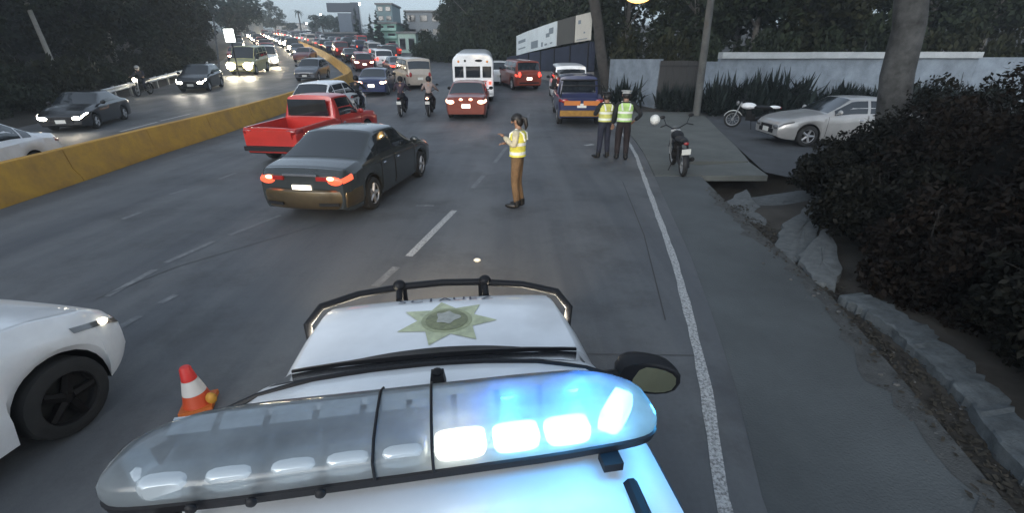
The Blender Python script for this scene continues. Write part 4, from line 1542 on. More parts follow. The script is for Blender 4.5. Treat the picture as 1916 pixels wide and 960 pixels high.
# round white helmet hung on the left mirror
hp = mk.matrix_basis @ Vector((-.50, .40, 1.20))
hm = MB()
hm.ell((0, 0, 0), (.12, .14, .125), 16, 10)
tag(hm.obj('helmet', M['plate'], None, loc=hp), 'round white helmet hung from the handlebar of the parked black motorcycle', 'helmet')
MB().ell((0, .03, -.01), (.123, .12, .07), 14, 6, zmin=-.6, zmax=.5).obj('visor', M['glass'], bpy.data.objects['helmet'])
p, r = place(1402, 240, R_(-62), (0, 0))
motorcycle('white and black motorcycle parked by the bushes beside the silver saloon', p, r, P_WHITE, lean=-.12, white=True)

# ------------------------------------------------------------------ people
def skin_mesh(name, V, E, Rr, roots, sub=1):
    me = bpy.data.meshes.new(name)
    me.from_pydata([tuple(v) for v in V], E, [])
    o = bpy.data.objects.new('build', me)
    COL.objects.link(o)
    md = o.modifiers.new('s', 'SKIN')
    md.use_smooth_shade = True
    md.branch_smoothing = .35
    sk = me.skin_vertices[0].data
    for i, r in enumerate(Rr):
        sk[i].radius = (r, r) if not isinstance(r, tuple) else r
        sk[i].use_root = i in roots
    if sub:
        m2 = o.modifiers.new('u', 'SUBSURF')
        m2.levels = sub
        m2.render_levels = sub
    dg = bpy.context.evaluated_depsgraph_get()
    out = bpy.data.meshes.new_from_object(o.evaluated_get(dg))
    out.name = name
    bpy.data.objects.remove(o)
    bpy.data.meshes.remove(me)
    return out

STAND = dict(pelvis=(0, 0, .95), spine=(0, .0, 1.13), chest=(0, -.01, 1.32), nb=(0, -.02, 1.46), neck=(0, -.005, 1.52), head=(0, .015, 1.61), top=(0, .01, 1.69),
             sl=(-.175, -.02, 1.42), el=(-.24, -.04, 1.14), wl=(-.25, .06, .90), sr=(.175, -.02, 1.42), er=(.24, -.04, 1.14), wr=(.25, .06, .90),
             hl=(-.09, 0, .91), kl=(-.10, .03, .50), al=(-.105, -.02, .09), tl=(-.12, .13, .035), hr=(.09, 0, .91), kr=(.10, .03, .50), ar=(.105, -.02, .09), tr=(.12, .13, .035))
RAD = dict(pelvis=.115, spine=.105, chest=.115, nb=.065, neck=.052, head=.085, top=.072, sl=.058, el=.042, wl=.030, sr=.058, er=.042, wr=.030,
           hl=.085, kl=.058, al=.042, tl=.036, hr=.085, kr=.058, ar=.042, tr=.036)
LINKS = [('pelvis', 'spine'), ('spine', 'chest'), ('chest', 'nb'), ('nb', 'neck'), ('neck', 'head'), ('head', 'top'), ('chest', 'sl'), ('sl', 'el'), ('el', 'wl'),
         ('chest', 'sr'), ('sr', 'er'), ('er', 'wr'), ('pelvis', 'hl'), ('hl', 'kl'), ('kl', 'al'), ('al', 'tl'), ('pelvis', 'hr'), ('hr', 'kr'), ('kr', 'ar'), ('ar', 'tr')]
CLM = {}
def cloth(nm, col, rough=.85):
    return mat(nm, col, rough, noise=.25, nscale=9)

def sub_skin(name, J, names, grow, scale=1.):
    idx = {n: i for i, n in enumerate(names)}
    E = [(idx[a], idx[b]) for a, b in LINKS if a in idx and b in idx]
    return skin_mesh(name, [J[n] for n in names], E, [RAD[n] * scale + grow for n in names], {0})

def person(label, pos, rz, pose, shirt, trousers, vest=None, headgear='hair', h=1.72, shirt_n=None, sleeves=True, cat='person', group=None, hat_m=None, shoe=None):
    J = {k: Vector(v) for k, v in {**STAND, **pose}.items()}
    t = thing('person', label, cat, pos, (0, 0, rz), group)
    t.scale = (h / 1.76 * (1.10 if vest and headgear == 'cap' else 1),) * 2 + (h / 1.76,)
    names = list(STAND)
    V = [J[n] for n in names]
    idx = {n: i for i, n in enumerate(names)}
    E = [(idx[a], idx[b]) for a, b in LINKS]
    Rr = [RAD[n] for n in names]
    roots = {0}
    for s, e_, w_ in ((-1, 'el', 'wl'), (1, 'er', 'wr')):
        d = (J[w_] - J[e_]).normalized()
        side = d.cross(Vector((0, 0, 1)))
        if side.length < .2:
            side = Vector((0, 1, 0))
        side.normalize()
        nrm = side.cross(d).normalized()
        if nrm.z > 0:
            nrm = -nrm
        b = len(V)
        V += [J[w_], J[w_] + d * .05, J[w_] + d * .085]
        E += [(b, b + 1), (b + 1, b + 2)]
        Rr += [.026, (.034, .026), .028]
        roots.add(b)
        for k in range(4):
            q = J[w_] + d * .075 + side * ((k - 1.5) * .018)
            L = (.07, .08, .075, .06)[k]
            b = len(V)
            V += [q, q + d * L * .5 + nrm * .008, q + d * L * .85 + nrm * .03]
            E += [(b, b + 1), (b + 1, b + 2)]
            Rr += [.0095, .009, .0075]
            roots.add(b)
        q = J[w_] + d * .03 + side * (-.022 * s)
        b = len(V)
        V += [q, q + d * .03 + side * (-.022 * s), q + d * .06 + side * (-.028 * s) + nrm * .01]
        E += [(b, b + 1), (b + 1, b + 2)]
        Rr += [.012, .010, .008]
        roots.add(b)
    me = skin_mesh('body', V, E, Rr, roots)
    me.materials.clear()
    body = link('body', me, t)
    me.materials.append(M['skin'])
    # face
    hd = J['head']
    up = (J['top'] - J['neck']).normalized()
    f = Vector(pose.get('face', (0, 1, 0)))
    f = (f - up * f.dot(up)).normalized()
    sx = f.cross(up)
    RR = Matrix((sx, f, up)).transposed()
    fm = MB()
    fm.ell(hd + f * .092 - up * .012, (.016, .022, .024), 8, 6, RR)
    fm.slot = 1
    for s in (1, -1):
        fm.ell(hd + f * .083 + sx * .032 * s + up * .016, (.013, .008, .008), 8, 5, RR)
    fm.ell(hd + f * .083 - up * .055, (.024, .008, .007), 8, 5, RR)
    fm.slot = 0
    for s in (1, -1):
        fm.ell(hd + sx * .088 * s - f * .005, (.012, .020, .030), 8, 6, RR)
    fm.obj('face', [M['skin'], M['eye']], body)
    if headgear in ('hair', 'pony'):
        hb = MB().ell(hd + up * .028 - f * .012, (.098, .108, .105), 16, 10, RR, zmin=-.25)
        if headgear == 'pony':
            hb.ell(hd - f * .055 - up * .01, (.088, .065, .10), 14, 8, RR)
            hb.tube([hd - f * .085 + up * .05, hd - f * .16 + up * .01, hd - f * .165 - up * .10, hd - f * .14 - up * .17], [.03, .045, .036, .012], 8)
        hb.obj('hair', M['hair'], t)
    elif headgear == 'cap':
        hb = MB().ell(hd + up * .045 - f * .004, (.102, .112, .075), 16, 8, RR, zmin=0)
        hb.lathe([(0, .09), (.02, .125), (.035, .12), (.045, .0)], 18, 'z', hd + up * .085 - f * .0)
        hb.ell(hd + up * .045 + f * .10, (.075, .06, .010), 12, 5, RR)
        hb.obj('cap', hat_m or M['dark'], t)
        MB().ell(hd - up * .0 - f * .03, (.094, .085, .085), 14, 8, RR).obj('hair', M['hair'], t)
    elif headgear == 'helmet':
        MB().ell(hd + up * .02, (.125, .145, .135), 16, 10, RR).obj('helmet', hat_m or M['dark'], t)
        MB().ell(hd + up * .01 + f * .06, (.105, .095, .05), 14, 7, RR).obj('visor', M['glass'], t)
    # clothes
    m_ = sub_skin('trousers', J, ['pelvis', 'spine', 'hl', 'kl', 'al', 'hr', 'kr', 'ar'], .020)
    m_.materials.clear()
    m_.materials.append(trousers)
    link('trousers', m_, t)
    nm = ['chest', 'spine', 'pelvis', 'nb', 'sl', 'sr', 'el', 'er'] + (['wl', 'wr'] if sleeves else [])
    J2 = dict(J)
    if sleeves:
        for a, b in (('el', 'wl'), ('er', 'wr')):
            J2[b] = J[a].lerp(J[b], .93)
    else:
        for a, b in (('sl', 'el'), ('sr', 'er')):
            J2[b] = J[a].lerp(J[b], .85)
    m_ = sub_skin('shirt', J2, nm, .016)
    m_.materials.clear()
    m_.materials.append(shirt)
    link('shirt', m_, t)
    sm = MB()
    for a, b in (('al', 'tl'), ('ar', 'tr')):
        q = J[a].lerp(J[b], .5)
        d = (J[b] - J[a])
        ang = atan2(d.x, d.y)
        z = max(.045, q.z)
        sm.ell((q.x + d.x * .12, q.y + d.y * .12, z), (.05, .145, .05), 14, 8, Matrix.Rotation(-ang, 3, 'Z'))
        sm.tube([J[a] + Vector((0, 0, -.03)), J[a] + Vector((0, 0, .09))], [.055, .058], 10)
    sm.obj('shoes', shoe or M['shoe'], t)
    pe_ = J['pelvis']
    MB().grid([[Vector((pe_.x + cos(2 * pi * q / 24) * .150 * k_, pe_.y + sin(2 * pi * q / 24) * .140 * k_, pe_.z + .065 + dz)) for q in range(24)] for dz, k_ in ((-.022, 1.0), (-.02, 1.04), (.02, 1.04), (.022, 1.0))], True).obj('belt', M['dark'], t)
    if vest:
        def vring(c, rx, ry, n=28):
            return [Vector((c[0] + cos(2 * pi * k / n) * rx, c[1] + sin(2 * pi * k / n) * ry, c[2])) for k in range(n)]
        pe, sp, ch, nb = J['pelvis'], J['spine'], J['chest'], J['nb']
        keys = [(pe + Vector((0, 0, .04)), .175, .150), (pe.lerp(sp, .6), .168, .142), (sp.lerp(ch, .3), .172, .142), (ch, .190, .148), (ch.lerp(nb, .5), .185, .130), (nb - Vector((0, 0, .02)), .115, .095)]
        vb = MB()
        rows = [vring(*k) for k in keys]
        vb.grid(rows, True)
        vo = vb.obj('vest', vest, t)
        st = mat('reflective strip', (.80, .81, .74), .35)
        for i, fz in ((0, .9), (2, .2)):
            a, b = keys[i], keys[i + 1]
            c0 = a[0].lerp(b[0], fz)
            r1, r2 = lerp(a[1], b[1], fz) + .004, lerp(a[2], b[2], fz) + .004
            MB().grid([vring(c0 + Vector((0, 0, dz)), r1, r2) for dz in (-.028, .028)], True).obj('reflective_strip', st, vo)
        sl = mat('dark vest trim', (.02, .03, .025), .8)
        for s in (1, -1):
            MB().tube([ch + Vector((s * .075, .145, -.05)), ch.lerp(nb, .5) + Vector((s * .095, .118, 0)), nb + Vector((s * .085, .02, .005)), ch.lerp(nb, .5) + Vector((s * .095, -.12, 0)), ch + Vector((s * .075, -.145, -.05))], .020, 6).obj('reflective_strip', st, vo)
    return t

YEL = cloth('yellow vest', (.72, .66, .10))
LIME = cloth('lime vest', (.42, .62, .20))
YEL2 = cloth('yellow green vest', (.58, .58, .16))
NAVY = cloth('navy cloth', (.016, .018, .032))
BLK = cloth('black cloth', (.012, .013, .015))
KHA = cloth('khaki brown cloth', (.16, .095, .045))
CRM = cloth('cream shirt', (.55, .50, .36))
MAR = cloth('maroon cloth', (.017, .011, .012))
WHT = cloth('white cloth', (.55, .55, .54))
CASE = cloth('grey cloth', (.10, .10, .12))

g = G(968, 389)
wmn = person('woman in a yellow reflective vest and brown trousers standing alone on the road', (g.x, g.y, g.z), radians(72),
       dict(el=(-.245, -.02, 1.19), wl=(-.06, .25, 1.33), er=(.245, -.02, 1.18), wr=(.07, .24, 1.19), kl=(-.085, .03, .50), kr=(.085, .02, .50), al=(-.09, -.02, .09), ar=(.09, -.06, .09),
            tl=(-.10, .13, .035), tr=(.10, .09, .035), head=(0, .02, 1.605), top=(0, .02, 1.685), face=(0, 1, -.08)), CRM, KHA, YEL, 'pony', 1.70)
ARMUP = dict(el=(-.25, .06, 1.20), wl=(-.12, .22, 1.36))
g = G(1127, 296)
person('shorter officer in a yellow vest standing behind the blue pickup', g, radians(14), dict(el=(-.27, .02, 1.16), wl=(-.14, .24, 1.22), kl=(-.09, .02, .5), al=(-.13, -.02, .09), tl=(-.18, .11, .035)), BLK, NAVY, YEL2, 'cap', 1.75,
       hat_m=cloth('cap black', (.01, .011, .013)))
g = G(1161, 299)
person('taller officer in a lime vest and white topped cap beside the edge line', g, radians(-6), dict(er=(.36, -.08, 1.16), wr=(.25, .09, 1.0)), BLK, MAR, LIME, 'cap', 1.80, hat_m=cloth('cap white', (.36, .36, .35)))
g = G(1037, 208)
person('person in a dark top and white trousers at the left side of the blue pickup', g, radians(-70), dict(kl=(-.09, .08, .5), al=(-.10, .10, .09), tl=(-.1, .25, .035)), BLK, WHT, None, 'hair', 1.72)

RIDE = dict(pelvis=(0, -.22, .86), spine=(0, -.18, 1.03), chest=(0, -.10, 1.21), nb=(0, -.04, 1.34), neck=(0, -.01, 1.40), head=(0, .03, 1.49), top=(0, .03, 1.57),
            sl=(-.175, -.05, 1.30), el=(-.30, .10, 1.10), wl=(-.34, .27, 1.05), sr=(.175, -.05, 1.30), er=(.30, .10, 1.10), wr=(.34, .27, 1.05),
            hl=(-.09, -.18, .84), kl=(-.19, .20, .66), al=(-.17, -.02, .30), tl=(-.18, .13, .27), hr=(.09, -.18, .84), kr=(.19, .20, .66), ar=(.17, -.02, .30), tr=(.18, .13, .27))
def rider_on(px, py, hd, ml, rl, col, shirt, hat, head='off', rear='off', trousers=NAVY):
    p, r = place(px, py, R_(hd), (0, -.4))
    motorcycle(ml, p, r, col, head, rear)
    person(rl, p, -R_(hd), RIDE, shirt, trousers, None, 'helmet', 1.74, hat_m=hat)
rider_on(752, 217, -4, 'dark motorcycle with a pale plate, left of the two ahead of the taxi', 'rider in dark clothes and dark helmet, left of the two ahead of the taxi', M['dark'], cloth('plum jacket', (.035, .022, .035)), M['dark'], rear='off')
rider_on(804, 217, -3, 'motorcycle with a bright tail lamp, right of the two ahead of the taxi', 'rider in a pale jacket, right of the two ahead of the taxi', P_RUST, cloth('pale jacket', (.28, .22, .20)), M['dark'], rear='on', trousers=MAR)
rider_on(669, 214, -2, 'dark motorcycle passing beside the white hatchback near the red pickup', 'rider in black beside the white hatchback near the red pickup', M['dark'], BLK, M['dark'])
rider_on(279, 176, 172, 'motorcycle with its headlamp lit beside the steel guard rail', 'rider in dark clothes and pale helmet beside the steel guard rail', M['dark'], NAVY, P_SILVER, head='on')

# ------------------------------------------------------------------ traffic cone
g = G(372, 768)
cone = thing('traffic_cone', 'orange traffic cone with a white collar beside the police truck', 'cone', (g.x - .03, g.y + .06, 0), (0, radians(-3), 0))
OR = mat('cone orange', (.55, .075, .025), .5, emit=None)
cone.scale = (.84, .84, .84)
MB().box((0, 0, .02), (.27, .27, .04), rz=.35).obj('base', mat('cone base orange', (.50, .12, .02), .6), cone)
MB().lathe([(.04, .125), (.16, .096)], 22, 'z').obj('lower_cone', OR, cone)
MB().lathe([(.16, .098), (.30, .066)], 22, 'z').obj('collar', mat('cone collar', (.62, .60, .58), .4), cone)
MB().lathe([(.30, .064), (.42, .046), (.435, .036), (.44, .001)], 22, 'z').obj('tip', mat('cone tip red', (.60, .035, .03), .5), cone)
MB().ell((.15, -.02, .09), (.05, .04, .06), 10, 6).obj('warning_lamp', mat('cone lamp amber', (.5, .24, .03), .6), cone)

# ------------------------------------------------------------------ white wall with gate, poles, lamp
WM = mat('white washed wall', (.205, .24, .28), .9, noise=.30, nscale=1.4, bump=.2, bscale=18)
wall = thing('garden_wall', 'long white washed wall with a pale coping behind the silver saloon', 'wall')
def wall_seg(pts, z1, th=.22, nm='wall_panel', m=WM, z0=-.4, off=0.):
    for a, b in zip(pts, pts[1:]):
        d = Vector((b[0] - a[0], b[1] - a[1]))
        L = d.length
        d.normalize()
        n = Vector((-d.y, d.x))
        k = max(1, int(L / 4))
        for i in range(k):
            p, q = Vector(a) + d * (L * i / k + .006), Vector(a) + d * (L * (i + 1) / k - .006)
            mb = MB()
            poly = [p + n * off, q + n * off, q + n * (off + th), p + n * (off + th)]
            zz = zt(p.y)
            mb.prism([(v.x, v.y) for v in poly], zz + z0, zz + z1)
            mb.obj(nm, m, wall)
wall_seg([(5.4, 27.2), (7.05, 23.6)], 2.0)
wall_seg([(8.95, 23.15), (9.75, 23.2)], 2.1)
wall_seg([(9.75, 23.2), (22.5, 23.9)], 2.22)
wall_seg([(22.5, 23.9), (36, 25.5)], 2.25)
wall_seg([(9.75, 23.2), (22.5, 23.9)], 2.50, .46, 'coping', mat('pale coping', (.42, .44, .45), .8, noise=.15, nscale=2), 2.225, -.18)
gate = thing('gate', 'dark solid metal gate in the white wall behind the motorcycle', 'gate', (8.0, 23.3, zt(23.3)), (0, 0, -.23))
for i in range(6):
    MB().box((-.80 + i * .32, 0, 1.08), (.312, .06, 2.1)).obj('gate_board', mat('gate brown black', (.012, .012, .013), .6), gate)
MB().box((0, -.04, 1.9), (1.92, .03, .08)).box((0, -.04, .3), (1.92, .03, .08)).obj('gate_rail', M['dark'], gate)

def pole(px, py, top_px, r0, r1, label, m, name='utility_pole', cat='pole', h=9):
    g = G(px, py)
    t = AT(top_px[0], top_px[1], g.y)
    d = (t - g).normalized()
    k = h / d.z
    o = MB().tube([g - d * .3, g + d * k * .5, g + d * k], [r0, lerp(r0, r1, .5), r1], 12).obj(name, m)
    tag(o, label, cat)
    return g, g + d * k
g, tp = pole(1302, 217, (1330, 0), .16, .12, 'pale concrete pole standing at the edge of the driveway slab', mat('pole concrete', (.10, .10, .095), .9, noise=.35, nscale=2))
# street lamp on an arm, its lit head at the top of the photo
lp = AT(1194, -5, g.y - .6)
lamp = thing('street_lamp', 'lit warm street lamp hanging over the driveway at the top of the photo', 'street lamp', lp)
pc = g.lerp(tp, (lp.z + .55 - g.z) / (tp.z - g.z))
MB().tube([Vector((0, 0, .10)), Vector((.3, .05, .22)), pc - lp], [.035, .035, .04], 8).obj('arm', M['steel'], lamp)
MB().ell((0, 0, .07), (.50, .20, .11), 16, 8, zmin=-.1).obj('lamp_head', M['steel'], lamp)
MB().ell((0, 0, .05), (.50, .20, .24), 16, 8, zmax=.0).obj('lamp_lens', mat('warm lamp lit', (1, .8, .4), .3, emit=(1.0, .55, .14), estr=1.5), lamp)
ld = bpy.data.lights.new('lamp_light', 'POINT')
ld.energy = 55
ld.color = (1, .68, .32)
ld.shadow_soft_size = .15
lo = bpy.data.objects.new('lamp_light', ld)
COL.objects.link(lo)
lo.parent = lamp
lo.location = (0, 0, -.12)
# leaning grey trunk before the silver car and the dark trunk behind the officers
def big_trunk(base, top, r0, r1, label, m, k, h_crown, s_crown, limbs=7, kind='broad'):
    b, t = Vector(base), Vector(top)
    tr = thing('tree', label, 'tree', b)
    d = t - b
    mb = MB()
    pts = [d * (i / 8) + Vector((.03 * sin(i * 1.9), .03 * cos(i * 2.3), 0)) for i in range(9)]
    pts[0] = d * -.03
    mb.tube(pts, [lerp(r0, r1, i / 8) * (1.18 if i == 0 else 1 + .04 * sin(i * 3)) for i in range(9)], 14)
    for i in range(limbs):
        a = i * 2.4
        q = d * random.uniform(.72, 1)
        L = random.uniform(2, 3.4)
        mb.tube([q, q + Vector((cos(a) * L * .5, sin(a) * L * .5, L * .45)), q + Vector((cos(a) * L, sin(a) * L, L * .7))], [r1 * .6, r1 * .4, r1 * .15], 7)
    mb.obj('trunk', m, tr)
    c = link('crown', CROWN[kind, k], tr, d + Vector((0, 0, h_crown)))
    c.scale = (s_crown,) * 3
    return tr
b0 = G(1650, 372)
top = AT(1712, -60, b0.y + .15)
dd = (top - b0)
top = b0 + dd * (6.2 / dd.z)
big_trunk((b0.x, b0.y, -.1), top, .26, .22, 'thick leaning grey tree trunk rising between the silver saloon and the hedge', mat('smoky bark', (.055, .055, .054), .9, noise=.6, nscale=4, bump=1, bscale=10), 0, -4.2, 1.15)
b1 = Vector((5.5, 27.8, zt(27.8)))
top = AT(1112, 0, 27.8)
dd = top - b1
big_trunk(b1, b1 + dd * (7.0 / dd.z), .32, .24, 'thick dark tree trunk at the end of the billboard wall', M['bark_dark'], 0, -2.2, 1.0, kind='olive')

# ------------------------------------------------------------------ spiky plants along the white wall
LF_SPIKE = leaf_mat('spiky leaves', (.006, .010, .010), (.022, .030, .026))
def spiky_mesh(n, h, spread):
    mb = MB()
    for i in range(n):
        a = random.uniform(0, 6.28)
        tl = random.uniform(.1, 1.0)
        L = h * random.uniform(.55, 1.05)
        bx, by = random.gauss(0, spread), random.gauss(0, spread * .5)
        z0 = random.uniform(0, h * .3)
        d = Vector((cos(a) * sin(tl), sin(a) * sin(tl), cos(tl)))
        sd = Vector((-sin(a), cos(a), 0)) * .085
        p0 = Vector((bx, by, z0))
        p1 = p0 + d * L * .5
        p2 = p0 + d * L + Vector((0, 0, -.18 * tl * L))
        mb.add([p0 - sd * .6, p0 + sd * .6, p1 + sd, p1 - sd, p2], [(0, 1, 2, 3), (3, 2, 4)], False)
    return mb
SPK = [spiky_mesh(120, 1.9, .55).mesh('blades', LF_SPIKE, 0) for _ in range(3)]
LOWB = [leaf_mesh('foliage', LF_SPIKE, 1600, crown_clumps(16, .9, .6, .55, .55, .3, .5), .10) for _ in range(2)]
spots = [(1165, 200, 1.0), (1330, 214, .95), (1365, 212, 1.1), (1400, 216, 1.05), (1440, 214, 1.25), (1470, 210, 1.2), (1540, 206, .75), (1572, 204, .95), (1605, 203, .9), (1665, 201, .9), (1700, 200, 1.0),
         (1745, 199, 1.0), (1800, 197, .9), (1860, 197, .95), (1250, 206, .8), (1290, 207, .75)]
PLW = ['behind the two officers', 'right of the pale concrete pole', 'above the parked white motorcycle, on its left', 'right behind the parked white motorcycle', 'tallest, above the nose of the silver saloon',
       'second tallest, just left of the bare wall', 'small, above the windscreen of the silver saloon', 'above the front door of the silver saloon', 'left of the leaning grey trunk', 'just right of the leaning grey trunk',
       'under the right end of the coping', 'behind the hedge top', 'behind the hedge by the end of the coping', 'at the right photo edge', 'left of the dark gate top', 'right of the dark gate top']
for i, (px, py, s) in enumerate(spots):
    g = G(px, py)
    y = min(g.y, 22.9 if px < 1900 else 23)
    x = g.x * y / g.y
    t = thing('spiky_shrub', 'dark spiky plant against the white wall, ' + PLW[i], 'plant', (x, y, zt(y)), (0, 0, random.uniform(0, 6)), 'spiky plants along the white wall')
    t.scale = (s * .7, s * .7, s * .88 * ((.85 if i in (1, 2, 3, 4, 5, 9, 14, 15) else .72) + .1 * random.random()))
    link('blades', SPK[i % 3], t)
    link('foliage', LOWB[i % 2], t)

# ------------------------------------------------------------------ hedge on the right bank
random.seed(31)
def hedge_bush(cx, cy, rx, ry, h, n, label, m, leaf=.055, core=True):
    z = gz(cx, cy)
    t = thing('hedge_bush', label, 'bush', (cx, cy, z), (0, 0, 0), 'dark hedge bushes on the right bank')
    cl = []
    for _ in range(64):
        a, r, u = random.uniform(0, 6.28), sqrt(random.random()), random.random()
        top = h * (1 - .45 * r * r)
        cl.append((cos(a) * r * rx, sin(a) * r * ry, .1 + u * top * .92, random.uniform(.17, .34) * max(1, h / 1.5)))
    link('foliage', leaf_mesh('foliage', m, int(n * 2.6), cl, leaf * .70, .45, .5), t)
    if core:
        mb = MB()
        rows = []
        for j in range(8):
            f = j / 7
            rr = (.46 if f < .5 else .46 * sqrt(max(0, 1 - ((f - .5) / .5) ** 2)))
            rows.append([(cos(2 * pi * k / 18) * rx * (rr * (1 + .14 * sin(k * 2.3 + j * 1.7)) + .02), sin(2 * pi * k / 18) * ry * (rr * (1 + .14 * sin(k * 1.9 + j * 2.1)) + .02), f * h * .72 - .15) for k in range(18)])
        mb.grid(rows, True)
        mb.obj('inner_core', mat('hedge core', (.004, .004, .003), 1.0, noise=.5, nscale=14, bump=1, bscale=18), t)  # solid near-black core added so the bush is not see-through
    mb = MB()
    for _ in range(16):
        a, r = random.uniform(0, 6.28), random.uniform(.2, .9)
        p = Vector((cos(a) * r * rx, sin(a) * r * ry, h * (1 - .45 * r * r) * random.uniform(.5, .9)))
        mb.tube([p, p + Vector((random.gauss(0, .1), random.gauss(0, .1), .22)), p + Vector((random.gauss(0, .2), random.gauss(0, .2), random.uniform(.25, .5)))], [.008, .006, .002], 4)
    tag(mb.obj('twigs', mat('twig brown', (.014, .012, .010), .9), t), kind='stuff')
    return t
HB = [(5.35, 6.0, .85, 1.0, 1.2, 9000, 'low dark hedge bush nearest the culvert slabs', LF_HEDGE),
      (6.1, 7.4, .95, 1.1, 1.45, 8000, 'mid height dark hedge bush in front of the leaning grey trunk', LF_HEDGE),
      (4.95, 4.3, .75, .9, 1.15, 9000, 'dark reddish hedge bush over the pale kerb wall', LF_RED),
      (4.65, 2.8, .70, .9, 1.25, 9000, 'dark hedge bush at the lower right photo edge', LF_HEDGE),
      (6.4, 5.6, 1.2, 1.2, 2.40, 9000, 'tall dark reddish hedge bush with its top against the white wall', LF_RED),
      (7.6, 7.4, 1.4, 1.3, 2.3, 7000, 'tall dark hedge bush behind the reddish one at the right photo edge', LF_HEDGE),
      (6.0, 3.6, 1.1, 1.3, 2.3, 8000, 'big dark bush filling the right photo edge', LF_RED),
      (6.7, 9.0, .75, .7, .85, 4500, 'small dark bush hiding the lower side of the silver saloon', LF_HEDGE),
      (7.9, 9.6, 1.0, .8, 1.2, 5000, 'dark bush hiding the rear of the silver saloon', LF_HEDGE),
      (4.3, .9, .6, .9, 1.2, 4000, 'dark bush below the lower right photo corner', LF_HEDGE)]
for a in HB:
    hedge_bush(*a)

# ------------------------------------------------------------------ billboards on the retaining wall
A_, B_ = AT(1098, 160, 31.0), AT(968, 160, 43.5)
bw = thing('boundary_wall', 'dark blue boundary wall below the white billboards', 'wall')
d = Vector((B_.x - A_.x, B_.y - A_.y))
L = d.length
d.normalize()
n = Vector((-d.y, d.x))                              # away from the road
if n.x < 0:
    n = -n
def wp(s, o, z):
    return Vector((A_.x + d.x * s + n.x * o, A_.y + d.y * s + n.y * o, z))
def wquad(s0, s1, o0, o1, za, zb, zc, zd):
    """box along the wall: bottoms za (near), zb (far); tops zc, zd"""
    V = [wp(s0, o0, za), wp(s1, o0, zb), wp(s1, o1, zb), wp(s0, o1, za), wp(s0, o0, zc), wp(s1, o0, zd), wp(s1, o1, zd), wp(s0, o1, zc)]
    mb = MB()
    mb.add(V, [(3, 2, 1, 0), (4, 5, 6, 7), (0, 1, 5, 4), (1, 2, 6, 5), (2, 3, 7, 6), (3, 0, 4, 7)], False)
    return mb
def pz(py, s):                                      # height of a photo row at the wall station s
    p = wp(s, 0, 0)
    c = ray(958, py)
    return CH + p.y * c[2] / c[1]
wquad(-.3, L + 3, .02, .3, zt(30) - .4, zt(45) - .4, pz(134, 0), pz(133, L)).obj('wall_base', mat('wall base grey', (.20, .19, .19), .9, noise=.2, nscale=1), bw)
wquad(-.3, L + 3, .0, .28, pz(133, 0) + .01, pz(132, L) + .01, pz(78, 0), pz(106, L)).obj('wall_panel', mat('wall dark blue', (.020, .026, .048), .8, noise=.3, nscale=1), bw)
for s in frange(0, L + 3, 2.6):
    wquad(s, s + .12, -.05, .0, pz(132, s), pz(132, s), pz(lerp(78, 106, s / L), s) - .02, pz(lerp(78, 106, s / L), s) - .02).obj('wall_post', M['dark'], bw)
def board(s0, s1, m, label, deco=None):
    t0, t1 = lerp(22, 66, s0 / L), lerp(22, 66, s1 / L)
    b0, b1 = lerp(76, 104, s0 / L), lerp(76, 104, s1 / L)
    za, zb, zc, zd = pz(b0, s0) + .05, pz(b1, s1) + .05, pz(t0, s0), pz(t1, s1)
    t = thing('billboard', label, 'billboard', (0, 0, 0))
    wquad(s0 + .02, s1 - .02, -.02, .10, za, zb, zc, zd).obj('panel', m, t)
    wquad(s0 + .3, s0 + .4, .12, .22, zt(32), zt(32), zc, zc).obj('support_post', M['dark'], t)
    wquad(s1 - .4, s1 - .3, .12, .22, zt(40), zt(40), zd, zd).obj('support_post', M['dark'], t)
    for (u0, u1, v0, v1) in deco or []:
        f = lambda u: lerp(s0, s1, u)
        g0 = lambda u, v: lerp(lerp(za, zb, u), lerp(zc, zd, u), v)
        wquad(f(u0), f(u1), -.03, -.02, g0(u0, v0), g0(u1, v0), g0(u0, v1), g0(u1, v1)).obj('printed_mark', mat('print grey blue', (.20, .24, .27), .7), t)
BWH = mat('banner white', (.62, .68, .70), .7, noise=.08, nscale=1)
s1_ = L * .155
s2_ = L * .37
board(0, s1_, mat('banner cream', (.60, .57, .50), .7, noise=.08, nscale=1), 'cream billboard nearest the dark trunk', [(.62, .80, .66, .80), (.30, .40, .28, .34), (.15, .85, .06, .09)])
board(s1_ + .15, s2_, mat('banner grey', (.085, .085, .078), .8, noise=.1, nscale=1), 'plain dark grey billboard between the cream one and the white one')
board(s2_ + .1, L * .80, BWH, 'white billboard with grey printed marks left of the grey one', [(.10, .24, .55, .80), (.22, .34, .45, .62), (.62, .88, .12, .45), (.12, .2, .14, .2), (.3, .38, .12, .2), (.44, .5, .1, .3)])
board(L * .80 + .08, L * 1.02, BWH, 'small white billboard at the far left end of the row', [(.2, .8, .55, .7), (.2, .8, .25, .32)])

# ------------------------------------------------------------------ guard rail, roadside post, bright sign on the left
gr = thing('guard_rail', 'pale steel guard rail along the far edge of the opposite carriageway', 'guard rail')
ys = frange(24, 47, 2)
for y in ys:
    x = interp(LE, y) + .1
    MB().box((x, y, zt(y) + .35), (.10, .10, .8)).obj('post', M['steel'], gr)
for a, b in zip(ys, ys[1:]):
    xa, xb = interp(LE, a) + .1, interp(LE, b) + .1
    mb = MB()
    mb.grid([[(x + .06 + o, y, zt(y) + z) for o, z in ((.0, .45), (.05, .50), (.0, .55), (.0, .61), (.05, .66), (.0, .71))] for x, y in ((xa, a + .01), (xb, b - .01))])
    mb.obj('rail', mat('rail pale', (.55, .56, .57), .4, .4), gr)
sp = AT(431, 66, 40)
sg = thing('lit_sign', 'bright white lit sign box on a post at the end of the left trees', 'sign', (sp.x, sp.y, gz(sp.x, sp.y)))
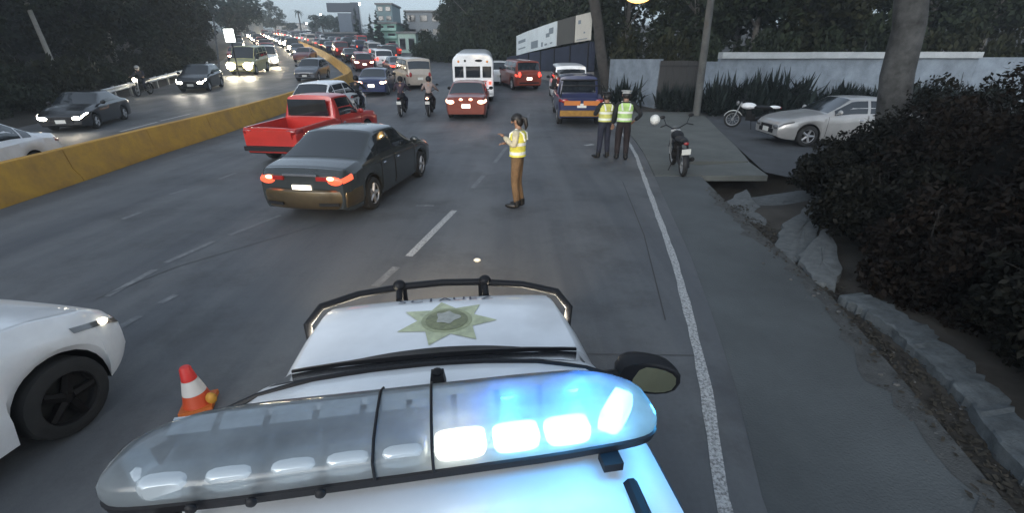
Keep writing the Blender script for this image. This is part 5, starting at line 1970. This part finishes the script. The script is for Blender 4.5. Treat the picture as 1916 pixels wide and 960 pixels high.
hz = sp.z - gz(sp.x, sp.y)
MB().tube([(0, 0, -.3), (0, 0, hz - .4)], .05, 8).obj('post', M['dark'], sg)
MB().box((0, 0, hz), (.80, .22, .98)).obj('case', M['dark'], sg)
MB().box((0, -.13, hz), (.74, .05, .92)).obj('lit_face', mat('sign lit face', (1, 1, 1), .4, emit=(.92, 1.0, .95), estr=3.5), sg)
tag(MB().tube([G(413, 152) + Vector((0, 0, -.2)), AT(399, 30, G(413, 152).y)], [.07, .05], 8).obj('lamp_post', M['concrete_pale']), 'thin pale post at the kerb beside the black hatchback', 'post')

# ------------------------------------------------------------------ far buildings, pylon sign
def building(name, label, px0, px1, Y, ztop, dep, m, rows, cols, wm=None, roof=None, base=None):
    a, b = AT(px0, 100, Y), AT(px1, 100, Y)
    w = b.x - a.x
    z0 = zt(Y) - .5 if base is None else base
    t = thing(name, label, 'building', ((a.x + b.x) / 2, Y, z0), (0, 0, 0))
    h = CH + Y * ray(958, ztop)[2] / ray(958, ztop)[1] - z0
    MB().box((0, dep / 2, h / 2), (w, dep, h)).obj('wall', m, t)
    MB().box((0, dep / 2, h + .12), (w + .4, dep + .4, .24)).obj('roof', roof or M['concrete'], t)
    for i in range(rows):
        for j in range(cols):
            x = -w / 2 + w * (j + .5) / cols
            z = h * (i + .55) / rows
            f = MB().box((x, -.03, z), (w / cols * .66, .08, h / rows * .5)).obj('window', M['concrete_pale'], t)
            MB().box((x, -.08, z), (w / cols * .58, .04, h / rows * .42)).obj('pane', wm or M['glass'], f)
    return t, w, h
GB = mat('pale green render', (.22, .38, .33), .8, noise=.15, nscale=.6)
t, w, h = building('office_block', 'pale green office block with dark windows behind the traffic', 706, 746, 74, 44, 8, GB, 4, 2)
for i in range(4):
    MB().box((0, -.25, h * i / 4 + .3), (w * 1.02, .5, .35)).obj('balcony', mat('pale green trim', (.30, .48, .42), .8), t)
t, w, h = building('office_block', 'blue green glass tower rising behind the pale green block', 713, 741, 84, 8, 6, mat('teal cladding', (.10, .17, .19), .5), 5, 2)
t, w, h = building('house', 'pale green house with a sloping side wall right of the green block', 747, 780, 70, 62, 6, mat('pale green wash', (.34, .46, .41), .8, noise=.1), 1, 2)
MB().add([(-w / 2 - .2, -.2, h + .25), (w / 2 + .2, -.2, h + .25), (-w / 2 - .2, 6.2, h + .25), (w / 2 + .2, 6.2, h + .25), (-w / 2 - .2, 3, h + 2.0), (w / 2 + .2, 3, h + .9)], [(0, 1, 5, 4), (2, 4, 5, 3), (0, 4, 2), (1, 3, 5)], False)
building('house', 'grey two storey house with a flat roof among the far trees', 764, 830, 78, 22, 8, mat('grey render', (.20, .22, .24), .85, noise=.15), 3, 3)
building('house', 'low pale house on the hill at the far left of the queue', 440, 474, 130, 30, 8, mat('cream render', (.42, .42, .38), .85, noise=.15), 2, 3)
building('shop', 'low dark shop under the pylon sign', 612, 672, 96, 62, 8, mat('dark blue render', (.03, .045, .06), .8), 1, 4)
building('house', 'low grey house below the round far tree', 520, 585, 185, 44, 8, mat('grey wash', (.34, .34, .33), .85, noise=.15), 2, 5)
a = AT(644, 40, 100)
py_ = thing('pylon_sign', 'dark blue pylon sign with a wide top panel on a broad leg', 'sign', (a.x, 100, zt(100)))
zz = lambda q: CH + 100 * ray(958, q)[2] / ray(958, q)[1] - zt(100)
ppm = CF / (100 * cos(CP))
SGN = mat('sign navy', (.035, .050, .075), .6)
MB().box((-.1, 0, (zz(5) + zz(22)) / 2), (52 / ppm, .7, zz(5) - zz(22))).obj('sign_panel', SGN, py_)
MB().box((.3, 0, zz(24) / 2 - .3), (24 / ppm, .6, zz(24) + .6)).obj('sign_leg', mat('sign slate', (.09, .12, .16), .6), py_)
MB().box((22 / ppm, .1, zz(4) / 2 - .3), (13 / ppm, .8, zz(4) + .6)).obj('sign_leg', SGN, py_)
# distant street lamps and lights
FL = mat('far lamp lit', (1, 1, 1), .3, emit=(.85, 1.0, .98), estr=8)
for i, (px, py, Y, w_) in enumerate([(600, 27, 150, 'left of the pylon sign'), (574, 43, 170, 'lowest, right of the palm'), (672, 7, 110, 'right of the pylon sign top'), (460, 2, 120, 'at the top left of the far sky')]):
    p = AT(px, py, Y)
    z0 = zt(Y)
    t = thing('street_lamp', 'small distant white street lamp ' + w_, 'street lamp', (p.x, p.y, z0), (0, 0, 0), 'far street lamps')
    MB().tube([(0, 0, 0), (0, 0, p.z - z0)], [.10, .06], 6).obj('pole', M['steel'], t)
    MB().ell((0, -.1, p.z - z0), (.32, .25, .28), 10, 6).obj('lamp_lens', FL, t)

# ------------------------------------------------------------------ trees
random.seed(77)
k = 0
LW = ['first', 'second', 'third', 'fourth', 'fifth', 'sixth', 'seventh', 'eighth', 'ninth', 'tenth', 'eleventh', 'twelfth', 'thirteenth', 'fourteenth', 'fifteenth', 'sixteenth', 'seventeenth',
      'eighteenth', 'nineteenth', 'twentieth', 'twenty first', 'twenty second', 'twenty third', 'twenty fourth', 'twenty fifth', 'twenty sixth', 'twenty seventh', 'twenty eighth']
# left wood: front row by the road, then rows behind
row = []
for i in range(16):
    y = 15 + i * 3.0 + random.uniform(-.8, .8)
    row.append((interp(LE, y) - random.uniform(2.5, 5.5), y, random.choice(['tall', 'broad', 'tall', 'olive']), random.uniform(.85, 1.15)))
row = [q for q in row if abs(q[0] / q[1] + .985) > 1.9 / q[1] + .012]
for i, (x, y, kd, s) in enumerate(row):
    tree(kd, random.randrange(2 if kd == 'olive' else 4), x, y, s, 'dark tree in the front row along the opposite carriageway, %s from the left' % LW[i], 'trees along the opposite carriageway')
row = []
for i in range(20):
    y = 20 + i * 2.9 + random.uniform(-1, 1)
    row.append((interp(LE, y) - random.uniform(8, 18), y, random.choice(['broad', 'broad', 'olive', 'tall']), random.uniform(.95, 1.35)))
row = [q for q in row if abs(q[0] / q[1] + .985) > 1.9 / q[1] + .012]
for i, (x, y, kd, s) in enumerate(row):
    tree(kd, random.randrange(2 if kd == 'olive' else 4), x, y, s, 'dark tree in the back row of the left wood, %s from the left' % LW[i], 'trees at the back of the left wood')
# one pale trunk that stands out
pt0 = AT(106, 132, 26)
tr_ = thing('tree', 'tree with a bare pale trunk standing out in front of the dark left wood', 'tree', (pt0.x, 26, gz(pt0.x, 26)))
MB().tube([(0, 0, -.3), (-.1, 0, 2), (-.25, 0, 4.2), (-.2, 0, 6)], [.13, .11, .10, .06], 9).obj('trunk', mat('bare pale bark', (.34, .33, .30), .8, noise=.2, nscale=4), tr_)
c_ = link('crown', CROWN['tall', 1], tr_, (0, 0, 2.6))
# undergrowth of the left bank
UB = [leaf_mesh('foliage', LF_OLIVE, 2600, crown_clumps(22, 1.7, 1.5, .8, .7, .4, .7), .11) for _ in range(2)]
UD = [leaf_mesh('foliage', LF_DARK, 2600, crown_clumps(22, 1.7, 1.5, .8, .7, .4, .7), .11) for _ in range(2)]
for i in range(26):
    y = 9 + i * 2.0
    x = interp(LE, y) - random.uniform(1.6, 3.2)
    t = thing('bush', 'low dark bush on the left bank, %s from the left photo edge' % LW[i], 'bush', (x, y, gz(x, y) - .1), (0, 0, random.uniform(0, 6)), 'bushes on the left bank')
    s = random.uniform(.8, 1.25)
    t.scale = (s, s, s * random.uniform(.9, 1.3))
    link('foliage', random.choice(UB + UD), t)
for i in range(12):
    y = 16 + i * 4.2
    x = interp(LE, y) - random.uniform(11, 17)
    t = thing('bush', 'big dark thicket deep in the left wood, %s from the left' % LW[i], 'bush', (x, y, gz(x, y) - .3), (0, 0, random.uniform(0, 6)), 'thickets deep in the left wood')
    t.scale = (2.6, 2.6, 3.0)
    link('foliage', UD[i % 2], t)
# right wood behind the white wall
for i in range(9):
    x = 7.6 + i * 3.3 + random.uniform(-.6, .6)
    y = 28 + random.uniform(0, 4) + (3 if i < 2 else 0)
    kd = random.choice(['broad', 'olive', 'broad'])
    tree(kd, random.randrange(2 if kd == 'olive' else 4), x, y, random.uniform(.9, 1.2), 'dark tree behind the white wall, front row, %s from the left' % LW[i], 'trees behind the white wall')
for i in range(9):
    x = 4 + i * 4.6 + random.uniform(-.8, .8)
    y = 36 + random.uniform(0, 5) + (6 if i < 3 else 0)
    tree('broad', random.randrange(4), x + (4.5 if i < 3 else 0), y, random.uniform(1.15, 1.5), 'big dark tree behind the white wall, back row, %s from the left' % LW[i], 'trees in the back row behind the white wall')
# low dark shrubs masking the trunks behind the wall
for i in range(9):
    x = 8.0 + i * 3.1
    y = 26.4 + random.uniform(0, 1.4) + max(0, 2 - i)
    t = thing('bush', 'dark bush rising just behind the white wall, %s from the left' % LW[i], 'bush', (x, y, zt(y)), (0, 0, random.uniform(0, 6)), 'bushes behind the white wall')
    s = random.uniform(1.1, 1.5)
    t.scale = (s, s, s * 1.7)
    link('foliage', random.choice(UD + UB), t)
# dark trees beyond the bus and the forecourt
FT = [(850, 66, .9, 'broad'), (866, 62, 1.0, 'broad'), (872, 60, .9, 'olive'), (884, 64, 1.35, 'broad'), (898, 58, 1.2, 'broad'), (922, 60, 1.3, 'broad'), (946, 55, 1.25, 'olive'), (965, 54, 1.2, 'broad'), (990, 56, 1.4, 'broad'),
      (1010, 52, 1.4, 'broad'), (1035, 50, 1.4, 'olive'), (1062, 47, 1.3, 'broad'), (1085, 44, 1.25, 'broad'), (890, 75, 1.6, 'broad'), (945, 75, 1.7, 'broad'), (1000, 70, 1.8, 'broad')]
for i, (px, Y, s, kd) in enumerate(FT):
    p = AT(px, 100, Y)
    tree(kd, random.randrange(2 if kd == 'olive' else 4), p.x, Y, s * .95, 'dark leafy tree in the grove beyond the bus, %s in the row' % LW[i], 'grove beyond the bus', z=zt(Y) - 1.2 * s)
for i in range(12):
    px = 806 + i * 25
    Y = 57 - i * .9
    p = AT(px, 110, Y)
    t = thing('bush', 'dark bush along the foot of the grove beyond the bus, %s from the left' % LW[i], 'bush', (p.x, Y, zt(Y) - .1), (0, 0, random.uniform(0, 6)), 'bushes at the foot of the grove')
    t.scale = (1.3, 1.3, 1.9)
    link('foliage', random.choice(UD), t)
# cypresses, round tree and palm on the hill
CY = [(702, 72, 10, 'left of the green block'), (757, 76, 12, 'right of the glass tower'), (690, 92, 20, 'by the pylon sign'), (662, 97, 8, 'tall, just behind the pylon sign'), (768, 80, 34, 'short, before the grey house')]
for i, (px, Y, py, w_) in enumerate(CY):
    p = AT(px, py, Y)
    z0 = zt(Y)
    tree('cypress', 0, p.x, Y, (p.z - z0) / 8.9, 'slim dark cypress ' + w_, 'cypresses near the green block', sx=1.7, z=z0)
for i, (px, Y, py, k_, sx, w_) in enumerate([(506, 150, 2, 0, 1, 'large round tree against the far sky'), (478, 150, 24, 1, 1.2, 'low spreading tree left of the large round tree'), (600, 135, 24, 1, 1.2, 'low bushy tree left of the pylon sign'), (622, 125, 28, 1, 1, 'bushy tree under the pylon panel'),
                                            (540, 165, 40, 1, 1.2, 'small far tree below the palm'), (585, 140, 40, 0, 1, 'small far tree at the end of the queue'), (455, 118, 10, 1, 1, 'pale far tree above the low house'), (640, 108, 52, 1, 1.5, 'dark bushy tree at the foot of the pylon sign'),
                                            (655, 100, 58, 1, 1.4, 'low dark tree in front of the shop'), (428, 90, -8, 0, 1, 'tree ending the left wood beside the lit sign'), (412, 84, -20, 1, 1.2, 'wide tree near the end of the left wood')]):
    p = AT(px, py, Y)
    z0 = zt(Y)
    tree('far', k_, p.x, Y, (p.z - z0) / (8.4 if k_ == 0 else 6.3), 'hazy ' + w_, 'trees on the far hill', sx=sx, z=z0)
p = AT(556, 16, 150)
z0 = zt(150)
pt = thing('palm_tree', 'slim far palm standing out against the sky', 'palm', (p.x, 150, z0), (0, 0, 0))
hh = p.z - z0
MB().tube([(0, 0, 0), (.15, 0, hh * .5), (0, 0, hh - .6)], [.25, .2, .16], 7).obj('trunk', M['bark_dark'], pt)
mb = MB()
for i in range(14):
    a = i * 2.4
    el = random.uniform(-.3, .9)
    q = [Vector((0, 0, hh - .6))]
    for j in range(1, 5):
        q.append(q[-1] + Vector((cos(a) * cos(el - j * .35), sin(a) * cos(el - j * .35), sin(el - j * .35))) * .55)
    sd_v = Vector((-sin(a), cos(a), 0)) * .28
    for j in range(4):
        mb.add([q[j] - sd_v * (1 - j * .2), q[j] + sd_v * (1 - j * .2), q[j + 1] + sd_v * (.8 - j * .2), q[j + 1] - sd_v * (.8 - j * .2)], [(0, 1, 2, 3)], False)
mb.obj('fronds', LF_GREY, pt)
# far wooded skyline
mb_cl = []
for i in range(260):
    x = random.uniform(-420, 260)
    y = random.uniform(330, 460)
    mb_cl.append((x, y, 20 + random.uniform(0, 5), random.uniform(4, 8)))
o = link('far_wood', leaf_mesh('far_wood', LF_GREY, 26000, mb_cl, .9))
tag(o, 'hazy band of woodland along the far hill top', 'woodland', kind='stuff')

# ------------------------------------------------------------------ evening haze
hz_m = bpy.data.materials.new('evening haze')
hz_m.use_nodes = True
nt = hz_m.node_tree
for n in list(nt.nodes):
    nt.nodes.remove(n)
out = nt.nodes.new('ShaderNodeOutputMaterial')
pv = nt.nodes.new('ShaderNodeVolumePrincipled')
pv.inputs['Color'].default_value = (.80, .88, .95, 1)
pv.inputs['Density'].default_value = .0017
pv.inputs['Anisotropy'].default_value = .2
nt.links.new(pv.outputs['Volume'], out.inputs['Volume'])
hz = MB().box((0, 1000, 20), (7000, 7000, 56)).obj('haze', hz_m)
tag(hz, 'thin bluish evening haze over the far road', 'haze', kind='stuff')
